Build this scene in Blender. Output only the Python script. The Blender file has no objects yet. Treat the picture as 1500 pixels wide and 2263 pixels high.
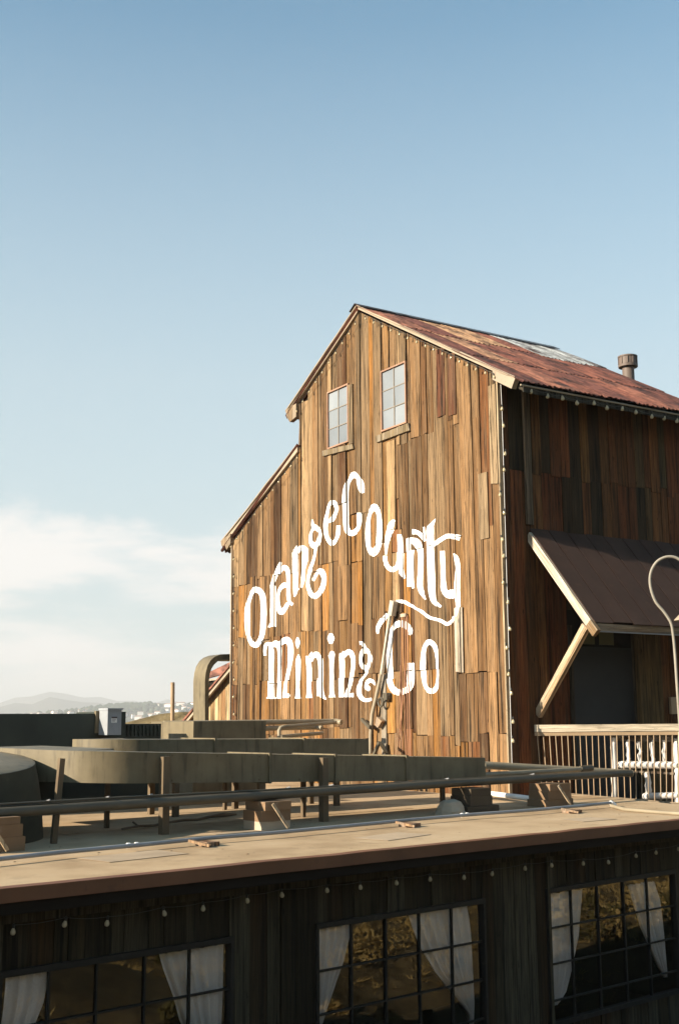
import bpy, bmesh, math, random
from mathutils import Vector, Matrix, noise
random.seed(7)
scene = bpy.context.scene
COL = scene.collection
R_ = math.radians

# ------------------------------------------------------------------ camera
PW, PH, FL = 1500.0, 2263.0, 2600.0
CAM = Vector((0, 0, 5.0))
th, az, ro = R_(10.0), R_(57.5), 0.0068
FWD = Vector((math.cos(az)*math.cos(th), math.sin(az)*math.cos(th), math.sin(th)))
rt0 = Vector((math.sin(az), -math.cos(az), 0)); up0 = rt0.cross(FWD)
RIGHT = rt0*math.cos(ro) - up0*math.sin(ro)
UP = up0*math.cos(ro) + rt0*math.sin(ro)
cd = bpy.data.cameras.new('camera'); cam = bpy.data.objects.new('camera', cd); COL.objects.link(cam)
m = Matrix((RIGHT, UP, -FWD)).transposed().to_4x4(); m.translation = CAM
cam.matrix_world = m
cd.sensor_fit = 'VERTICAL'; cd.sensor_height = 36.0; cd.sensor_width = 24.0; cd.lens = FL/PH*36.0
cd.clip_start = 0.1; cd.clip_end = 60000
scene.camera = cam

# ------------------------------------------------------------------ sun, sky, exposure
SUN_EL, SUN_ANG = 21.0, 173.0            # elevation; azimuth measured counter-clockwise from +X
SUN = Vector((math.cos(R_(SUN_ANG))*math.cos(R_(SUN_EL)), math.sin(R_(SUN_ANG))*math.cos(R_(SUN_EL)), math.sin(R_(SUN_EL))))
sl = bpy.data.lights.new('sun', 'SUN'); sl.energy = 5.0; sl.angle = R_(0.53); sl.color = (1.0, 0.88, 0.70)
so = bpy.data.objects.new('sun', sl); COL.objects.link(so)
so.rotation_euler = SUN.to_track_quat('Z', 'Y').to_euler(); so.location = (-20, 10, 40)

w = bpy.data.worlds.new('World'); scene.world = w; w.use_nodes = True
nt = w.node_tree; nt.nodes.clear()
def N_(tree, typ, **kw):
    n = tree.nodes.new(typ)
    for k, v in kw.items(): setattr(n, k, v)
    return n
def L_(tree, a, b): tree.links.new(a, b)
out = N_(nt, 'ShaderNodeOutputWorld'); bg = N_(nt, 'ShaderNodeBackground')
sky = N_(nt, 'ShaderNodeTexSky', sky_type='NISHITA'); sky.sun_disc = False
sky.sun_elevation = R_(SUN_EL); sky.sun_rotation = R_(90 - SUN_ANG) % (2*math.pi)
sky.altitude = 100; sky.air_density = 1.0; sky.dust_density = 0.4; sky.ozone_density = 1.8
bg.inputs[1].default_value = 0.082
tc = N_(nt, 'ShaderNodeTexCoord'); sep = N_(nt, 'ShaderNodeSeparateXYZ'); L_(nt, tc.outputs['Generated'], sep.inputs[0])
tint = N_(nt, 'ShaderNodeMixRGB', blend_type='MULTIPLY'); tint.inputs[0].default_value = 1; tint.inputs[2].default_value = (0.585, 1.0, 0.97, 1)
L_(nt, sky.outputs[0], tint.inputs[1])
# sea-level murk: the sky pales evenly towards the horizon all round
pal = N_(nt, 'ShaderNodeValToRGB'); e = pal.color_ramp.elements
e[0].position = 0.0; e[0].color = (0.93,)*3+(1,); e[1].position = 0.68; e[1].color = (0,)*3+(1,)
for p, v in ((0.12, 0.88), (0.20, 0.78), (0.28, 0.70), (0.40, 0.44), (0.54, 0.13)):
    q = e.new(p); q.color = (v,)*3+(1,)
L_(nt, sep.outputs['Z'], pal.inputs[0])
pm = N_(nt, 'ShaderNodeMixRGB'); L_(nt, pal.outputs[0], pm.inputs[0]); L_(nt, tint.outputs[0], pm.inputs[1]); pm.inputs[2].default_value = (3.22, 3.64, 3.76, 1)
# low puffy cloud bank, all round the horizon
def cnoise(scale, detail, rough, st):
    mp = N_(nt, 'ShaderNodeMapping'); mp.inputs['Scale'].default_value = st; L_(nt, tc.outputs['Generated'], mp.inputs[0])
    n = N_(nt, 'ShaderNodeTexNoise'); n.inputs['Scale'].default_value = scale; n.inputs['Detail'].default_value = detail; n.inputs['Roughness'].default_value = rough
    L_(nt, mp.outputs[0], n.inputs['Vector']); return n
def mth(op, a, b=None, c=None):
    n = N_(nt, 'ShaderNodeMath', operation=op)
    for k, v in enumerate((a, b, c)):
        if v is None: continue
        if isinstance(v, (int, float)): n.inputs[k].default_value = v
        else: L_(nt, v, n.inputs[k])
    return n.outputs[0]
c1 = cnoise(7.0, 8, 0.58, (1, 1, 1.8)); c2 = cnoise(4.5, 7, 0.6, (1, 1, 4.5))
zz = mth('MULTIPLY_ADD', c1.outputs['Fac'], -0.17, sep.outputs['Z'])
def sstep(src, a, b):
    n = N_(nt, 'ShaderNodeMapRange', interpolation_type='SMOOTHSTEP'); L_(nt, src, n.inputs[0]); n.inputs[1].default_value = a; n.inputs[2].default_value = b
    n.inputs[3].default_value = 0; n.inputs[4].default_value = 1; return n.outputs[0]
topm = mth('SUBTRACT', 1.0, sstep(zz, 0.060, 0.090)); hol = sstep(c2.outputs['Fac'], 0.40, 0.60)
cmask = mth('MULTIPLY', mth('MULTIPLY', topm, hol), 0.92)
mx = N_(nt, 'ShaderNodeMixRGB'); L_(nt, cmask, mx.inputs[0]); L_(nt, pm.outputs[0], mx.inputs[1]); mx.inputs[2].default_value = (4.95, 4.78, 4.62, 1)
L_(nt, mx.outputs[0], bg.inputs[0]); L_(nt, bg.outputs[0], out.inputs[0])

vs = scene.view_settings
vs.view_transform = 'Standard'; vs.look = 'None'; vs.gamma = 1.0; vs.use_curve_mapping = False; vs.exposure = 1.35
scene.display_settings.display_device = 'sRGB'
scene.render.engine = 'CYCLES'
cy = scene.cycles
cy.use_denoising = True; cy.max_bounces = 6; cy.diffuse_bounces = 3; cy.glossy_bounces = 3; cy.transmission_bounces = 4
cy.transparent_max_bounces = 8; cy.volume_bounces = 0; cy.use_adaptive_sampling = True; cy.adaptive_threshold = 0.02
cy.sample_clamp_indirect = 6.0

# ------------------------------------------------------------------ survey helpers: sight lines met with real planes
def sight(px, py): return FWD + RIGHT*((px-PW/2)/FL) - UP*((py-PH/2)/FL)
def meet(px, py, n, d):
    v = sight(px, py); return CAM + v*((d - n.dot(CAM))/n.dot(v))
EX, EY, EZ = Vector((1, 0, 0)), Vector((0, 1, 0)), Vector((0, 0, 1))
def on_x(px, py, d): return meet(px, py, EX, d)
def on_y(px, py, d): return meet(px, py, EY, d)
def on_z(px, py, d): return meet(px, py, EZ, d)
NA = R_(8.4)                              # the near building is turned 8.4 degrees against the barn
NXV = Vector((math.cos(NA), math.sin(NA), 0)); NYV = Vector((-math.sin(NA), math.cos(NA), 0))
def NP(x, y, z): return NXV*x + NYV*y + EZ*z
def on_ny(px, py, d): return meet(px, py, NYV, d)
def on_nx(px, py, d): return meet(px, py, NXV, d)
def nloc(p): return Vector((p.dot(NXV), p.dot(NYV), p.z))
XF, YW = 12.68, 14.90                     # barn: sign front in plane X=XF, long side wall in plane Y=YW
ROOFZ = 3.75

# ------------------------------------------------------------------ mesh helpers
class MB:
    def __init__(s): s.v = []; s.f = []; s.mi = []; s.smooth = False; s.cur = 0
    def add(s, vs, fs):
        b = len(s.v); s.v += [Vector(v) for v in vs]
        for f in fs: s.f.append([b+i for i in f]); s.mi.append(s.cur)
        return s
    def quad(s, a, b, c, d): return s.add([a, b, c, d], [(0, 1, 2, 3)])
    def hexa(s, o, a, b, c):
        o, a, b, c = Vector(o), Vector(a), Vector(b), Vector(c)
        vs = [o, o+a, o+a+b, o+b, o+c, o+a+c, o+a+b+c, o+b+c]
        fs = [(0, 3, 2, 1), (4, 5, 6, 7), (0, 1, 5, 4), (1, 2, 6, 5), (2, 3, 7, 6), (3, 0, 4, 7)]
        if a.cross(b).dot(c) < 0: fs = [f[::-1] for f in fs]
        return s.add(vs, fs)
    def box(s, x0, x1, y0, y1, z0, z1): return s.hexa((x0, y0, z0), (x1-x0, 0, 0), (0, y1-y0, 0), (0, 0, z1-z0))
    def nbox(s, x0, x1, y0, y1, z0, z1): return s.hexa(NP(x0, y0, z0), NXV*(x1-x0), NYV*(y1-y0), EZ*(z1-z0))
    def beam(s, p, q, w, h, up=EZ):       # straight bar of section w x h
        p, q = Vector(p), Vector(q); d = (q-p); sd = d.cross(up)
        if sd.length < 1e-6: sd = d.cross(EX)
        sd.normalize(); u = sd.cross(d).normalized()
        return s.hexa(p - sd*w/2 - u*h/2, d, sd*w, u*h)
    def prism(s, poly, t):                # polygon swept along vector t
        poly = [Vector(p) for p in poly]; t = Vector(t); n = len(poly)
        nn = Vector((0, 0, 0))
        for i in range(n): nn += poly[i].cross(poly[(i+1) % n])
        if nn.dot(t) > 0: poly = poly[::-1]
        vs = poly + [p+t for p in poly]
        fs = [tuple(range(n)), tuple(range(2*n-1, n-1, -1))] + [(i, i+n, (i+1) % n+n, (i+1) % n) for i in range(n)]
        return s.add(vs, fs)
    def tube(s, pts, r, n=8, caps=True):
        pts = [Vector(p) for p in pts]; b = len(s.v); k = len(pts)
        rr = r if isinstance(r, (list, tuple)) else [r]*k
        d0 = (pts[1]-pts[0]).normalized(); a = d0.orthogonal().normalized()
        for i in range(k):
            d = (pts[min(i+1, k-1)] - pts[max(i-1, 0)]).normalized()
            a = (a - d*a.dot(d)); a = a.normalized() if a.length > 1e-6 else d.orthogonal().normalized()
            c = d.cross(a)
            for j in range(n):
                t = 2*math.pi*j/n
                s.v.append(pts[i] + (a*math.cos(t) + c*math.sin(t))*rr[i])
        for i in range(k-1):
            for j in range(n):
                s.f.append([b+i*n+j, b+i*n+(j+1) % n, b+(i+1)*n+(j+1) % n, b+(i+1)*n+j]); s.mi.append(s.cur)
        if caps:
            s.f.append([b+j for j in range(n)][::-1]); s.mi.append(s.cur)
            s.f.append([b+(k-1)*n+j for j in range(n)]); s.mi.append(s.cur)
        return s
    def lathe(s, c, prof, n=24):          # profile of (r, z) turned about a vertical axis
        c = Vector(c); b = len(s.v); k = len(prof)
        for r, z in prof:
            for j in range(n):
                t = 2*math.pi*j/n; s.v.append(c + Vector((r*math.cos(t), r*math.sin(t), z)))
        for i in range(k-1):
            for j in range(n):
                s.f.append([b+i*n+j, b+i*n+(j+1) % n, b+(i+1)*n+(j+1) % n, b+(i+1)*n+j]); s.mi.append(s.cur)
        s.f.append([b+j for j in range(n)][::-1]); s.mi.append(s.cur)
        s.f.append([b+(k-1)*n+j for j in range(n)]); s.mi.append(s.cur)
        return s

ROOTM = {}
def tag(o, label=None, cat=None, group=None, kind=None):
    if label: o['label'] = label
    if cat: o['category'] = cat
    if group: o['group'] = group
    if kind: o['kind'] = kind
    return o
def thing(name, label, cat, loc, rz=0.0, group=None):
    o = bpy.data.objects.new(name, None); COL.objects.link(o); o.empty_display_size = 0.2
    o.location = loc; o.rotation_euler = (0, 0, rz)
    ROOTM[o.name] = (Matrix.Translation(Vector(loc)) @ Matrix.Rotation(rz, 4, 'Z'))
    return tag(o, label, cat, group)
def bake(name, mb, mats, inv=None):
    me = bpy.data.meshes.new(name)
    vs = [inv @ v for v in mb.v] if inv else mb.v
    me.from_pydata([tuple(v) for v in vs], [], mb.f)
    if not isinstance(mats, (list, tuple)): mats = [mats]
    for mt in mats: me.materials.append(mt)
    if any(mb.mi): me.polygons.foreach_set('material_index', mb.mi)
    if mb.smooth: me.polygons.foreach_set('use_smooth', [True]*len(mb.f))
    me.update(); return me
def mk(name, mb, mats, parent=None, color=None, smooth=None, **kw):
    """world-space mesh builder -> one object, a child of `parent` or top-level with its origin at its foot"""
    if parent is not None:
        r = parent
        while r.parent: r = r.parent
        inv = ROOTM[r.name].inverted() if r.name in ROOTM else r.matrix_basis.inverted()
        o = bpy.data.objects.new(name, bake(name, mb, mats, inv)); COL.objects.link(o); o.parent = parent
    else:
        xs = [v.x for v in mb.v]; ys = [v.y for v in mb.v]; zs = [v.z for v in mb.v]
        loc = Vector(((min(xs)+max(xs))/2, (min(ys)+max(ys))/2, min(zs)))
        o = bpy.data.objects.new(name, bake(name, mb, mats, Matrix.Translation(-loc))); COL.objects.link(o)
        o.location = loc; ROOTM[o.name] = Matrix.Translation(loc)
    if color: o.color = tuple(color)+(1,)
    return tag(o, **kw) if kw else o
def smooth(o, ang=35):
    me = o.data; me.polygons.foreach_set('use_smooth', [True]*len(me.polygons))
    bm = bmesh.new(); bm.from_mesh(me); bmesh.ops.remove_doubles(bm, verts=bm.verts, dist=0.0004)
    for ed in bm.edges:
        if len(ed.link_faces) == 2 and ed.calc_face_angle(0) > R_(ang): ed.smooth = False
    bm.to_mesh(me); bm.free(); return o
def copyto(src, parent, loc, rot=None, color=None):
    o = src.copy(); COL.objects.link(o); o.parent = parent; o.location = loc
    if rot is not None: o.rotation_euler = rot
    if color: o.color = tuple(color)+(1,)
    return o

def beam_obj(name, p, q, w, h, mt, parent, color=None, up=EX, **kw):
    """straight timber whose own Z runs along its length, so that the grain does too"""
    p, q = Vector(p), Vector(q); d = q-p; zx = d.normalized(); xx = up.cross(zx).normalized(); yy = zx.cross(xx)
    b = MB(); b.box(-w/2, w/2, -h/2, h/2, 0, d.length)
    me = bake(name, b, mt); o = bpy.data.objects.new(name, me); COL.objects.link(o)
    fr = Matrix((xx, yy, zx)).transposed().to_4x4(); fr.translation = p
    r = parent
    while r.parent: r = r.parent
    o.parent = parent; o.matrix_basis = ROOTM[r.name].inverted() @ fr
    if color: o.color = tuple(color)+(1,)
    return tag(o, **kw) if kw else o

# ------------------------------------------------------------------ materials
def mat(name, base=(0.5, 0.5, 0.5), rough=0.7, metal=0.0, spec=0.3):
    mt = bpy.data.materials.new(name); mt.use_nodes = True
    b = mt.node_tree.nodes['Principled BSDF']
    b.inputs['Base Color'].default_value = tuple(base)+(1,); b.inputs['Roughness'].default_value = rough
    b.inputs['Metallic'].default_value = metal; b.inputs['Specular IOR Level'].default_value = spec
    return mt, mt.node_tree, b
def noise_node(t, scale, detail=5, rough=0.55, stretch=None, offset_random=True, coord='Object'):
    tcn = N_(t, 'ShaderNodeTexCoord'); mpn = N_(t, 'ShaderNodeMapping')
    if stretch: mpn.inputs['Scale'].default_value = stretch
    if offset_random:
        oi = N_(t, 'ShaderNodeObjectInfo'); ml = N_(t, 'ShaderNodeVectorMath', operation='SCALE'); ml.inputs[0].default_value = (37.0, 21.0, 53.0)
        L_(t, oi.outputs['Random'], ml.inputs['Scale']); L_(t, ml.outputs[0], mpn.inputs['Location'])
    L_(t, tcn.outputs[coord], mpn.inputs[0])
    n = N_(t, 'ShaderNodeTexNoise'); n.inputs['Scale'].default_value = scale; n.inputs['Detail'].default_value = detail; n.inputs['Roughness'].default_value = rough
    L_(t, mpn.outputs[0], n.inputs['Vector']); return n, mpn
def ramp(t, src, stops):
    r = N_(t, 'ShaderNodeValToRGB'); e = r.color_ramp.elements
    e[0].position = stops[0][0]; e[0].color = tuple(stops[0][1])+(1,)
    e[1].position = stops[-1][0]; e[1].color = tuple(stops[-1][1])+(1,)
    for p, c in stops[1:-1]: q = e.new(p); q.color = tuple(c)+(1,)
    L_(t, src, r.inputs[0]); return r
def mulmix(t, a, b, fac=1.0, mode='MULTIPLY'):
    x = N_(t, 'ShaderNodeMixRGB', blend_type=mode); x.inputs[0].default_value = fac
    for i, s in ((1, a), (2, b)):
        if isinstance(s, tuple): x.inputs[i].default_value = s+(1,)
        else: L_(t, s, x.inputs[i])
    return x
def bump(t, b, src, strength=0.4, dist=0.01):
    bp = N_(t, 'ShaderNodeBump'); bp.inputs['Strength'].default_value = strength; bp.inputs['Distance'].default_value = dist
    L_(t, src, bp.inputs['Height']); L_(t, bp.outputs[0], b.inputs['Normal'])
G = lambda v: (v, v, v)

def wood_mat(name, grey=(0.30, 0.25, 0.19), dark=0.35, grey_amt=0.55, rough=0.85, along='Z'):
    """weathered board: tone of each board comes from its own object colour"""
    mt, t, b = mat(name, rough=rough, spec=0.15)
    oi = N_(t, 'ShaderNodeObjectInfo')
    st = {'Z': ((26, 26, 0.9), (70, 70, 2.2), (7, 7, 0.5)), 'X': ((0.9, 26, 26), (2.2, 70, 70), (0.5, 7, 7))}[along]
    g1, _ = noise_node(t, 1.0, 6, 0.6, st[0]); g2, _ = noise_node(t, 1.0, 4, 0.6, st[1]); g3, _ = noise_node(t, 1.0, 5, 0.6, st[2])
    r1 = ramp(t, g1.outputs['Fac'], [(0.30, G(0.30)), (0.45, G(0.85)), (0.60, G(1.12)), (0.75, G(1.55))])
    r2 = ramp(t, g2.outputs['Fac'], [(0.30, G(0.62)), (0.5, G(1.0)), (0.72, G(1.22))])
    c = mulmix(t, oi.outputs['Color'], r1.outputs[0]); c = mulmix(t, c.outputs[0], r2.outputs[0])
    r3 = ramp(t, g3.outputs['Fac'], [(0.42, G(0.0)), (0.68, G(grey_amt))])
    gx = N_(t, 'ShaderNodeMixRGB'); L_(t, r3.outputs[0], gx.inputs[0]); L_(t, c.outputs[0], gx.inputs[1])
    gg = mulmix(t, grey, r2.outputs[0]); L_(t, gg.outputs[0], gx.inputs[2])
    # dark weather stains, long and ragged
    g4, _ = noise_node(t, 1.0, 6, 0.65, tuple(x*0.55 for x in st[0]))
    r4 = ramp(t, g4.outputs['Fac'], [(0.36, G(dark)), (0.47, G(1.0))])
    c = mulmix(t, gx.outputs[0], r4.outputs[0])
    # knots
    _, mpn = noise_node(t, 1.0); mpn.inputs['Scale'].default_value = {'Z': (5.5, 5.5, 1.6), 'X': (1.6, 5.5, 5.5)}[along]
    vo = N_(t, 'ShaderNodeTexVoronoi'); vo.inputs['Scale'].default_value = 1.0; L_(t, mpn.outputs[0], vo.inputs['Vector'])
    r5 = ramp(t, vo.outputs['Distance'], [(0.045, G(0.28)), (0.085, G(1.0))]); c = mulmix(t, c.outputs[0], r5.outputs[0])
    g5, _ = noise_node(t, 1.0, 3, 0.7, {'Z': (190, 190, 3.0), 'X': (3.0, 190, 190)}[along])
    r6 = ramp(t, g5.outputs['Fac'], [(0.36, G(0.5)), (0.5, G(1.0)), (0.66, G(1.18))]); c = mulmix(t, c.outputs[0], r6.outputs[0])
    g6, _ = noise_node(t, 1.0, 5, 0.7, {'Z': (16, 16, 5), 'X': (5, 16, 16)}[along])
    r7 = ramp(t, g6.outputs['Fac'], [(0.30, G(0.45)), (0.40, G(1.0))]); c = mulmix(t, c.outputs[0], r7.outputs[0])
    L_(t, c.outputs[0], b.inputs['Base Color'])
    bump(t, b, g1.outputs['Fac'], 0.6, 0.014)
    return mt
M = {}
M['board'] = wood_mat('weathered_barn_board', grey=(0.21, 0.145, 0.085), dark=0.16, grey_amt=0.45)
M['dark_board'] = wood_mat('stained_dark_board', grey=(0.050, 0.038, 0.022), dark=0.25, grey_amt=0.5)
M['timber'] = wood_mat('bare_timber', grey=(0.46, 0.39, 0.30), dark=0.7, along='X')
M['timber_v'] = wood_mat('bare_timber_upright', grey=(0.36, 0.31, 0.25), dark=0.55)

def rusty(name, grime=(0.035, 0.02, 0.018)):
    mt, t, b = mat(name, rough=0.75, spec=0.25)
    oi = N_(t, 'ShaderNodeObjectInfo')
    n1, _ = noise_node(t, 2.2, 7, 0.65, (1, 0.45, 1)); n2, _ = noise_node(t, 11, 6, 0.6, (1, 0.25, 1))
    r1 = ramp(t, n1.outputs['Fac'], [(0.36, G(0.0)), (0.56, G(0.85))])
    x = N_(t, 'ShaderNodeMixRGB'); L_(t, r1.outputs[0], x.inputs[0]); x.inputs[1].default_value = grime+(1,); L_(t, oi.outputs['Color'], x.inputs[2])
    r2 = ramp(t, n2.outputs['Fac'], [(0.3, G(0.55)), (0.5, G(1.0)), (0.7, G(1.4))])
    c = mulmix(t, x.outputs[0], r2.outputs[0]); L_(t, c.outputs[0], b.inputs['Base Color'])
    bump(t, b, n2.outputs['Fac'], 0.35, 0.01); return mt
M['rust'] = rusty('rusted_corrugated_iron')

def painted(name, base, spots=(0.16, 0.06, 0.02), amt=0.5, rough=0.6, scale=9.0, metal=0.0):
    mt, t, b = mat(name, rough=rough, metal=metal)
    n1, _ = noise_node(t, scale, 6, 0.65); n2, _ = noise_node(t, 2.0, 5, 0.6)
    r1 = ramp(t, n1.outputs['Fac'], [(0.60, G(0.0)), (0.70, G(amt))])
    x = N_(t, 'ShaderNodeMixRGB'); L_(t, r1.outputs[0], x.inputs[0]); x.inputs[1].default_value = tuple(base)+(1,); x.inputs[2].default_value = tuple(spots)+(1,)
    r2 = ramp(t, n2.outputs['Fac'], [(0.3, G(0.78)), (0.7, G(1.15))])
    c = mulmix(t, x.outputs[0], r2.outputs[0]); L_(t, c.outputs[0], b.inputs['Base Color'])
    bump(t, b, n1.outputs['Fac'], 0.15, 0.006); return mt
M['trim'] = painted('peeling_cream_trim', (0.33, 0.265, 0.195), amt=0.6)
M['duct'] = painted('olive_beige_duct_paint', (0.165, 0.135, 0.085), spots=(0.10, 0.075, 0.045), amt=0.35, rough=0.5, scale=14)
t = M['duct'].node_tree; b = t.nodes['Principled BSDF']; src = b.inputs['Base Color'].links[0].from_socket
sn, _ = noise_node(t, 1.0, 6, 0.65, (9, 9, 1.1)); sr = ramp(t, sn.outputs['Fac'], [(0.32, G(0.55)), (0.46, G(1.0)), (0.7, G(1.12))]); sc = mulmix(t, src, sr.outputs[0])
sn2, _ = noise_node(t, 3.0, 4, 0.6); sr2 = ramp(t, sn2.outputs['Fac'], [(0.3, (0.86, 0.84, 0.8)), (0.7, (1.06, 1.04, 1.0))]); sc = mulmix(t, sc.outputs[0], sr2.outputs[0]); L_(t, sc.outputs[0], b.inputs['Base Color'])
dn_, _ = noise_node(t, 2.2, 2, 0.5); dbp = N_(t, 'ShaderNodeBump'); dbp.inputs['Strength'].default_value = 0.5; dbp.inputs['Distance'].default_value = 0.03
L_(t, dn_.outputs['Fac'], dbp.inputs['Height']); old = b.inputs['Normal'].links[0].from_socket; L_(t, old, dbp.inputs['Normal']); L_(t, dbp.outputs[0], b.inputs['Normal'])
M['dark_duct'] = painted('dark_green_sheet_metal', (0.035, 0.042, 0.034), spots=(0.05, 0.05, 0.04), rough=0.6)
M['housing_shade'] = painted('shaded_housing_side', (0.055, 0.048, 0.03), spots=(0.09, 0.07, 0.04), amt=0.4, rough=0.95, scale=8)  # duct paint darkened to stand for shade on the housing's side
M['pipe_dark'] = painted('weathered_black_pipe', (0.085, 0.072, 0.05), spots=(0.15, 0.1, 0.06), amt=0.3, rough=0.45)
M['pipe_beige'] = painted('beige_painted_pipe', (0.29, 0.24, 0.165), amt=0.3, rough=0.5)
M['pipe_grey'] = painted('galvanised_conduit', (0.27, 0.27, 0.275), spots=(0.2, 0.2, 0.2), amt=0.3, rough=0.4)
M['lamp_pole'] = painted('grey_lamp_pole_paint', (0.25, 0.225, 0.185), amt=0.4)
M['pipe_white'] = painted('white_plastic_pipe', (0.78, 0.77, 0.74), amt=0.1, rough=0.4)
M['white_paint'] = painted('white_sign_paint', (0.86, 0.85, 0.83), spots=(0.45, 0.36, 0.26), amt=0.35, rough=0.7, scale=22)
M['pale_timber'] = painted('sun_bleached_timber', (0.46, 0.40, 0.32), spots=(0.25, 0.19, 0.13), amt=0.5, scale=14)
mt_ = M['white_paint']; t = mt_.node_tree; b = t.nodes['Principled BSDF']
wn1, _ = noise_node(t, 1.0, 6, 0.7, (34, 34, 3.2)); wn2, _ = noise_node(t, 3.0, 3, 0.5)
wa = N_(t, 'ShaderNodeMath', operation='MULTIPLY_ADD'); wa.inputs[1].default_value = 0.35; L_(t, wn2.outputs['Fac'], wa.inputs[0]); L_(t, wn1.outputs['Fac'], wa.inputs[2])
wr = ramp(t, wa.outputs[0], [(0.46, G(0.0)), (0.52, G(1.0))]); L_(t, wr.outputs[0], b.inputs['Alpha'])
M['white_log'] = painted('white_peeled_log', (0.74, 0.70, 0.66), spots=(0.3, 0.2, 0.15), amt=0.5, scale=16)
M['fascia'] = painted('red_brown_fascia_paint', (0.155, 0.066, 0.033), spots=(0.07, 0.035, 0.025), amt=0.5, scale=5)
M['elec'] = painted('grey_enamel_cabinet', (0.30, 0.315, 0.335), amt=0.1, rough=0.4)
M['iron'] = painted('rusty_iron_bar', (0.33, 0.23, 0.14), amt=0.5, scale=30)
M['awning'] = painted('dark_maroon_awning_sheet', (0.050, 0.026, 0.018), spots=(0.085, 0.042, 0.026), amt=0.6, rough=0.95, scale=6)
M['flue'] = painted('brown_grey_flue_metal', (0.14, 0.105, 0.088), spots=(0.2, 0.1, 0.06), amt=0.5, rough=0.6)
M['brick_block'] = painted('old_support_block', (0.20, 0.125, 0.07), spots=(0.28, 0.22, 0.16), amt=0.5, scale=6, rough=0.9)
M['dark_block'] = painted('dark_support_block', (0.075, 0.055, 0.035), spots=(0.12, 0.08, 0.05), amt=0.5, scale=6, rough=0.9)  # darker brown than the other support blocks
M['pale_block'] = painted('mortar_mound', (0.40, 0.33, 0.245), spots=(0.25, 0.2, 0.14), amt=0.5, scale=6, rough=0.9)
M['pipe_pole'] = painted('pale_worn_pipe_paint', (0.30, 0.25, 0.18), spots=(0.1, 0.06, 0.03), amt=0.6)
M['cable'], _, _ = mat('copper_brown_cable', (0.32, 0.15, 0.08), 0.5)
M['cord'], _, _ = mat('light_string_cord', (0.05, 0.05, 0.045), 0.6)
M['socket'], _, _ = mat('bulb_socket', (0.03, 0.03, 0.028), 0.5)
M['white_cord'], _, _ = mat('white_downlead', (0.6, 0.58, 0.55), 0.5)
M['dark_void'], _, _ = mat('dark_sheathing', (0.018, 0.014, 0.011), 0.95, spec=0.05)
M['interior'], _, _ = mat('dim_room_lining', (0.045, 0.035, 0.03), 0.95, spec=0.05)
M['pane_reflect'] = painted('greenish_reflection_pane', (0.10, 0.09, 0.04), spots=(0.03, 0.03, 0.015), amt=0.8, rough=0.3, scale=14)  # greenish colour paints the faint reflection in the transom panes
M['slate_door'] = painted('slate_blue_door_paint', (0.024, 0.023, 0.023), spots=(0.03, 0.03, 0.03), amt=0.4)
M['paper'], _, _ = mat('tan_paper', (0.42, 0.30, 0.19), 0.8)
M['label_white'], _, _ = mat('label_paper', (0.75, 0.74, 0.72), 0.6)
M['label_dark'], _, _ = mat('label_dark_print', (0.08, 0.06, 0.06), 0.6)

mt, t, b = mat('old_bulb_glass', (0.62, 0.52, 0.33), 0.12, spec=0.6); b.inputs['Transmission Weight'].default_value = 0.35; M['bulb'] = mt
mt, t, b = mat('dim_bulb_glass', (0.42, 0.36, 0.24), 0.25, spec=0.5); M['bulb_dim'] = mt  # darker, rougher glass for the front wall string
mt, t, b = mat('frosted_glass_sky_sheen', (0.30, 0.335, 0.37), 0.28, spec=0.55)  # pale blue-grey base carries the sky's reflection in the frosted panes
n1, _ = noise_node(t, 1.6, 4, 0.5); r1 = ramp(t, n1.outputs['Fac'], [(0.3, (0.17, 0.185, 0.20)), (0.7, (0.21, 0.225, 0.24))]); oi = N_(t, 'ShaderNodeObjectInfo'); pr_ = ramp(t, oi.outputs['Random'], [(0.0, (0.68, 0.70, 0.73)), (1.0, G(1.28))]); pc = mulmix(t, r1.outputs[0], pr_.outputs[0]); L_(t, pc.outputs[0], b.inputs['Base Color']); M['pane_sky_frost'] = mt
# clear panes: mirror-like by fresnel, otherwise see-through
def clear_glass(name, tint=(0.98, 0.98, 0.98), base=0.05):
    mt = bpy.data.materials.new(name); mt.use_nodes = True; t = mt.node_tree; t.nodes.clear()
    o = N_(t, 'ShaderNodeOutputMaterial'); x = N_(t, 'ShaderNodeMixShader'); tr = N_(t, 'ShaderNodeBsdfTransparent'); gl = N_(t, 'ShaderNodeBsdfGlossy')
    tr.inputs[0].default_value = tint+(1,); gl.inputs['Roughness'].default_value = 0.02
    n1, _ = noise_node(t, 2.5, 2, 0.5); bp = N_(t, 'ShaderNodeBump'); bp.inputs['Strength'].default_value = 0.05; bp.inputs['Distance'].default_value = 0.02
    L_(t, n1.outputs['Fac'], bp.inputs['Height']); L_(t, bp.outputs[0], gl.inputs['Normal'])
    fr = N_(t, 'ShaderNodeFresnel'); fr.inputs[0].default_value = 1.6
    a = N_(t, 'ShaderNodeMath', operation='ADD'); a.inputs[1].default_value = base; L_(t, fr.outputs[0], a.inputs[0])
    L_(t, a.outputs[0], x.inputs[0]); L_(t, tr.outputs[0], x.inputs[1]); L_(t, gl.outputs[0], x.inputs[2]); L_(t, x.outputs[0], o.inputs[0])
    return mt
M['glass'] = clear_glass('old_window_glass')
mt, t, b = mat('white_net_curtain', (0.8, 0.78, 0.78), 0.9, spec=0.05)
n1, _ = noise_node(t, 60, 3, 0.6); r1 = ramp(t, n1.outputs['Fac'], [(0.3, (0.84, 0.83, 0.85)), (0.7, (0.93, 0.92, 0.94))]); L_(t, r1.outputs[0], b.inputs['Base Color']); M['curtain'] = mt

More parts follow.
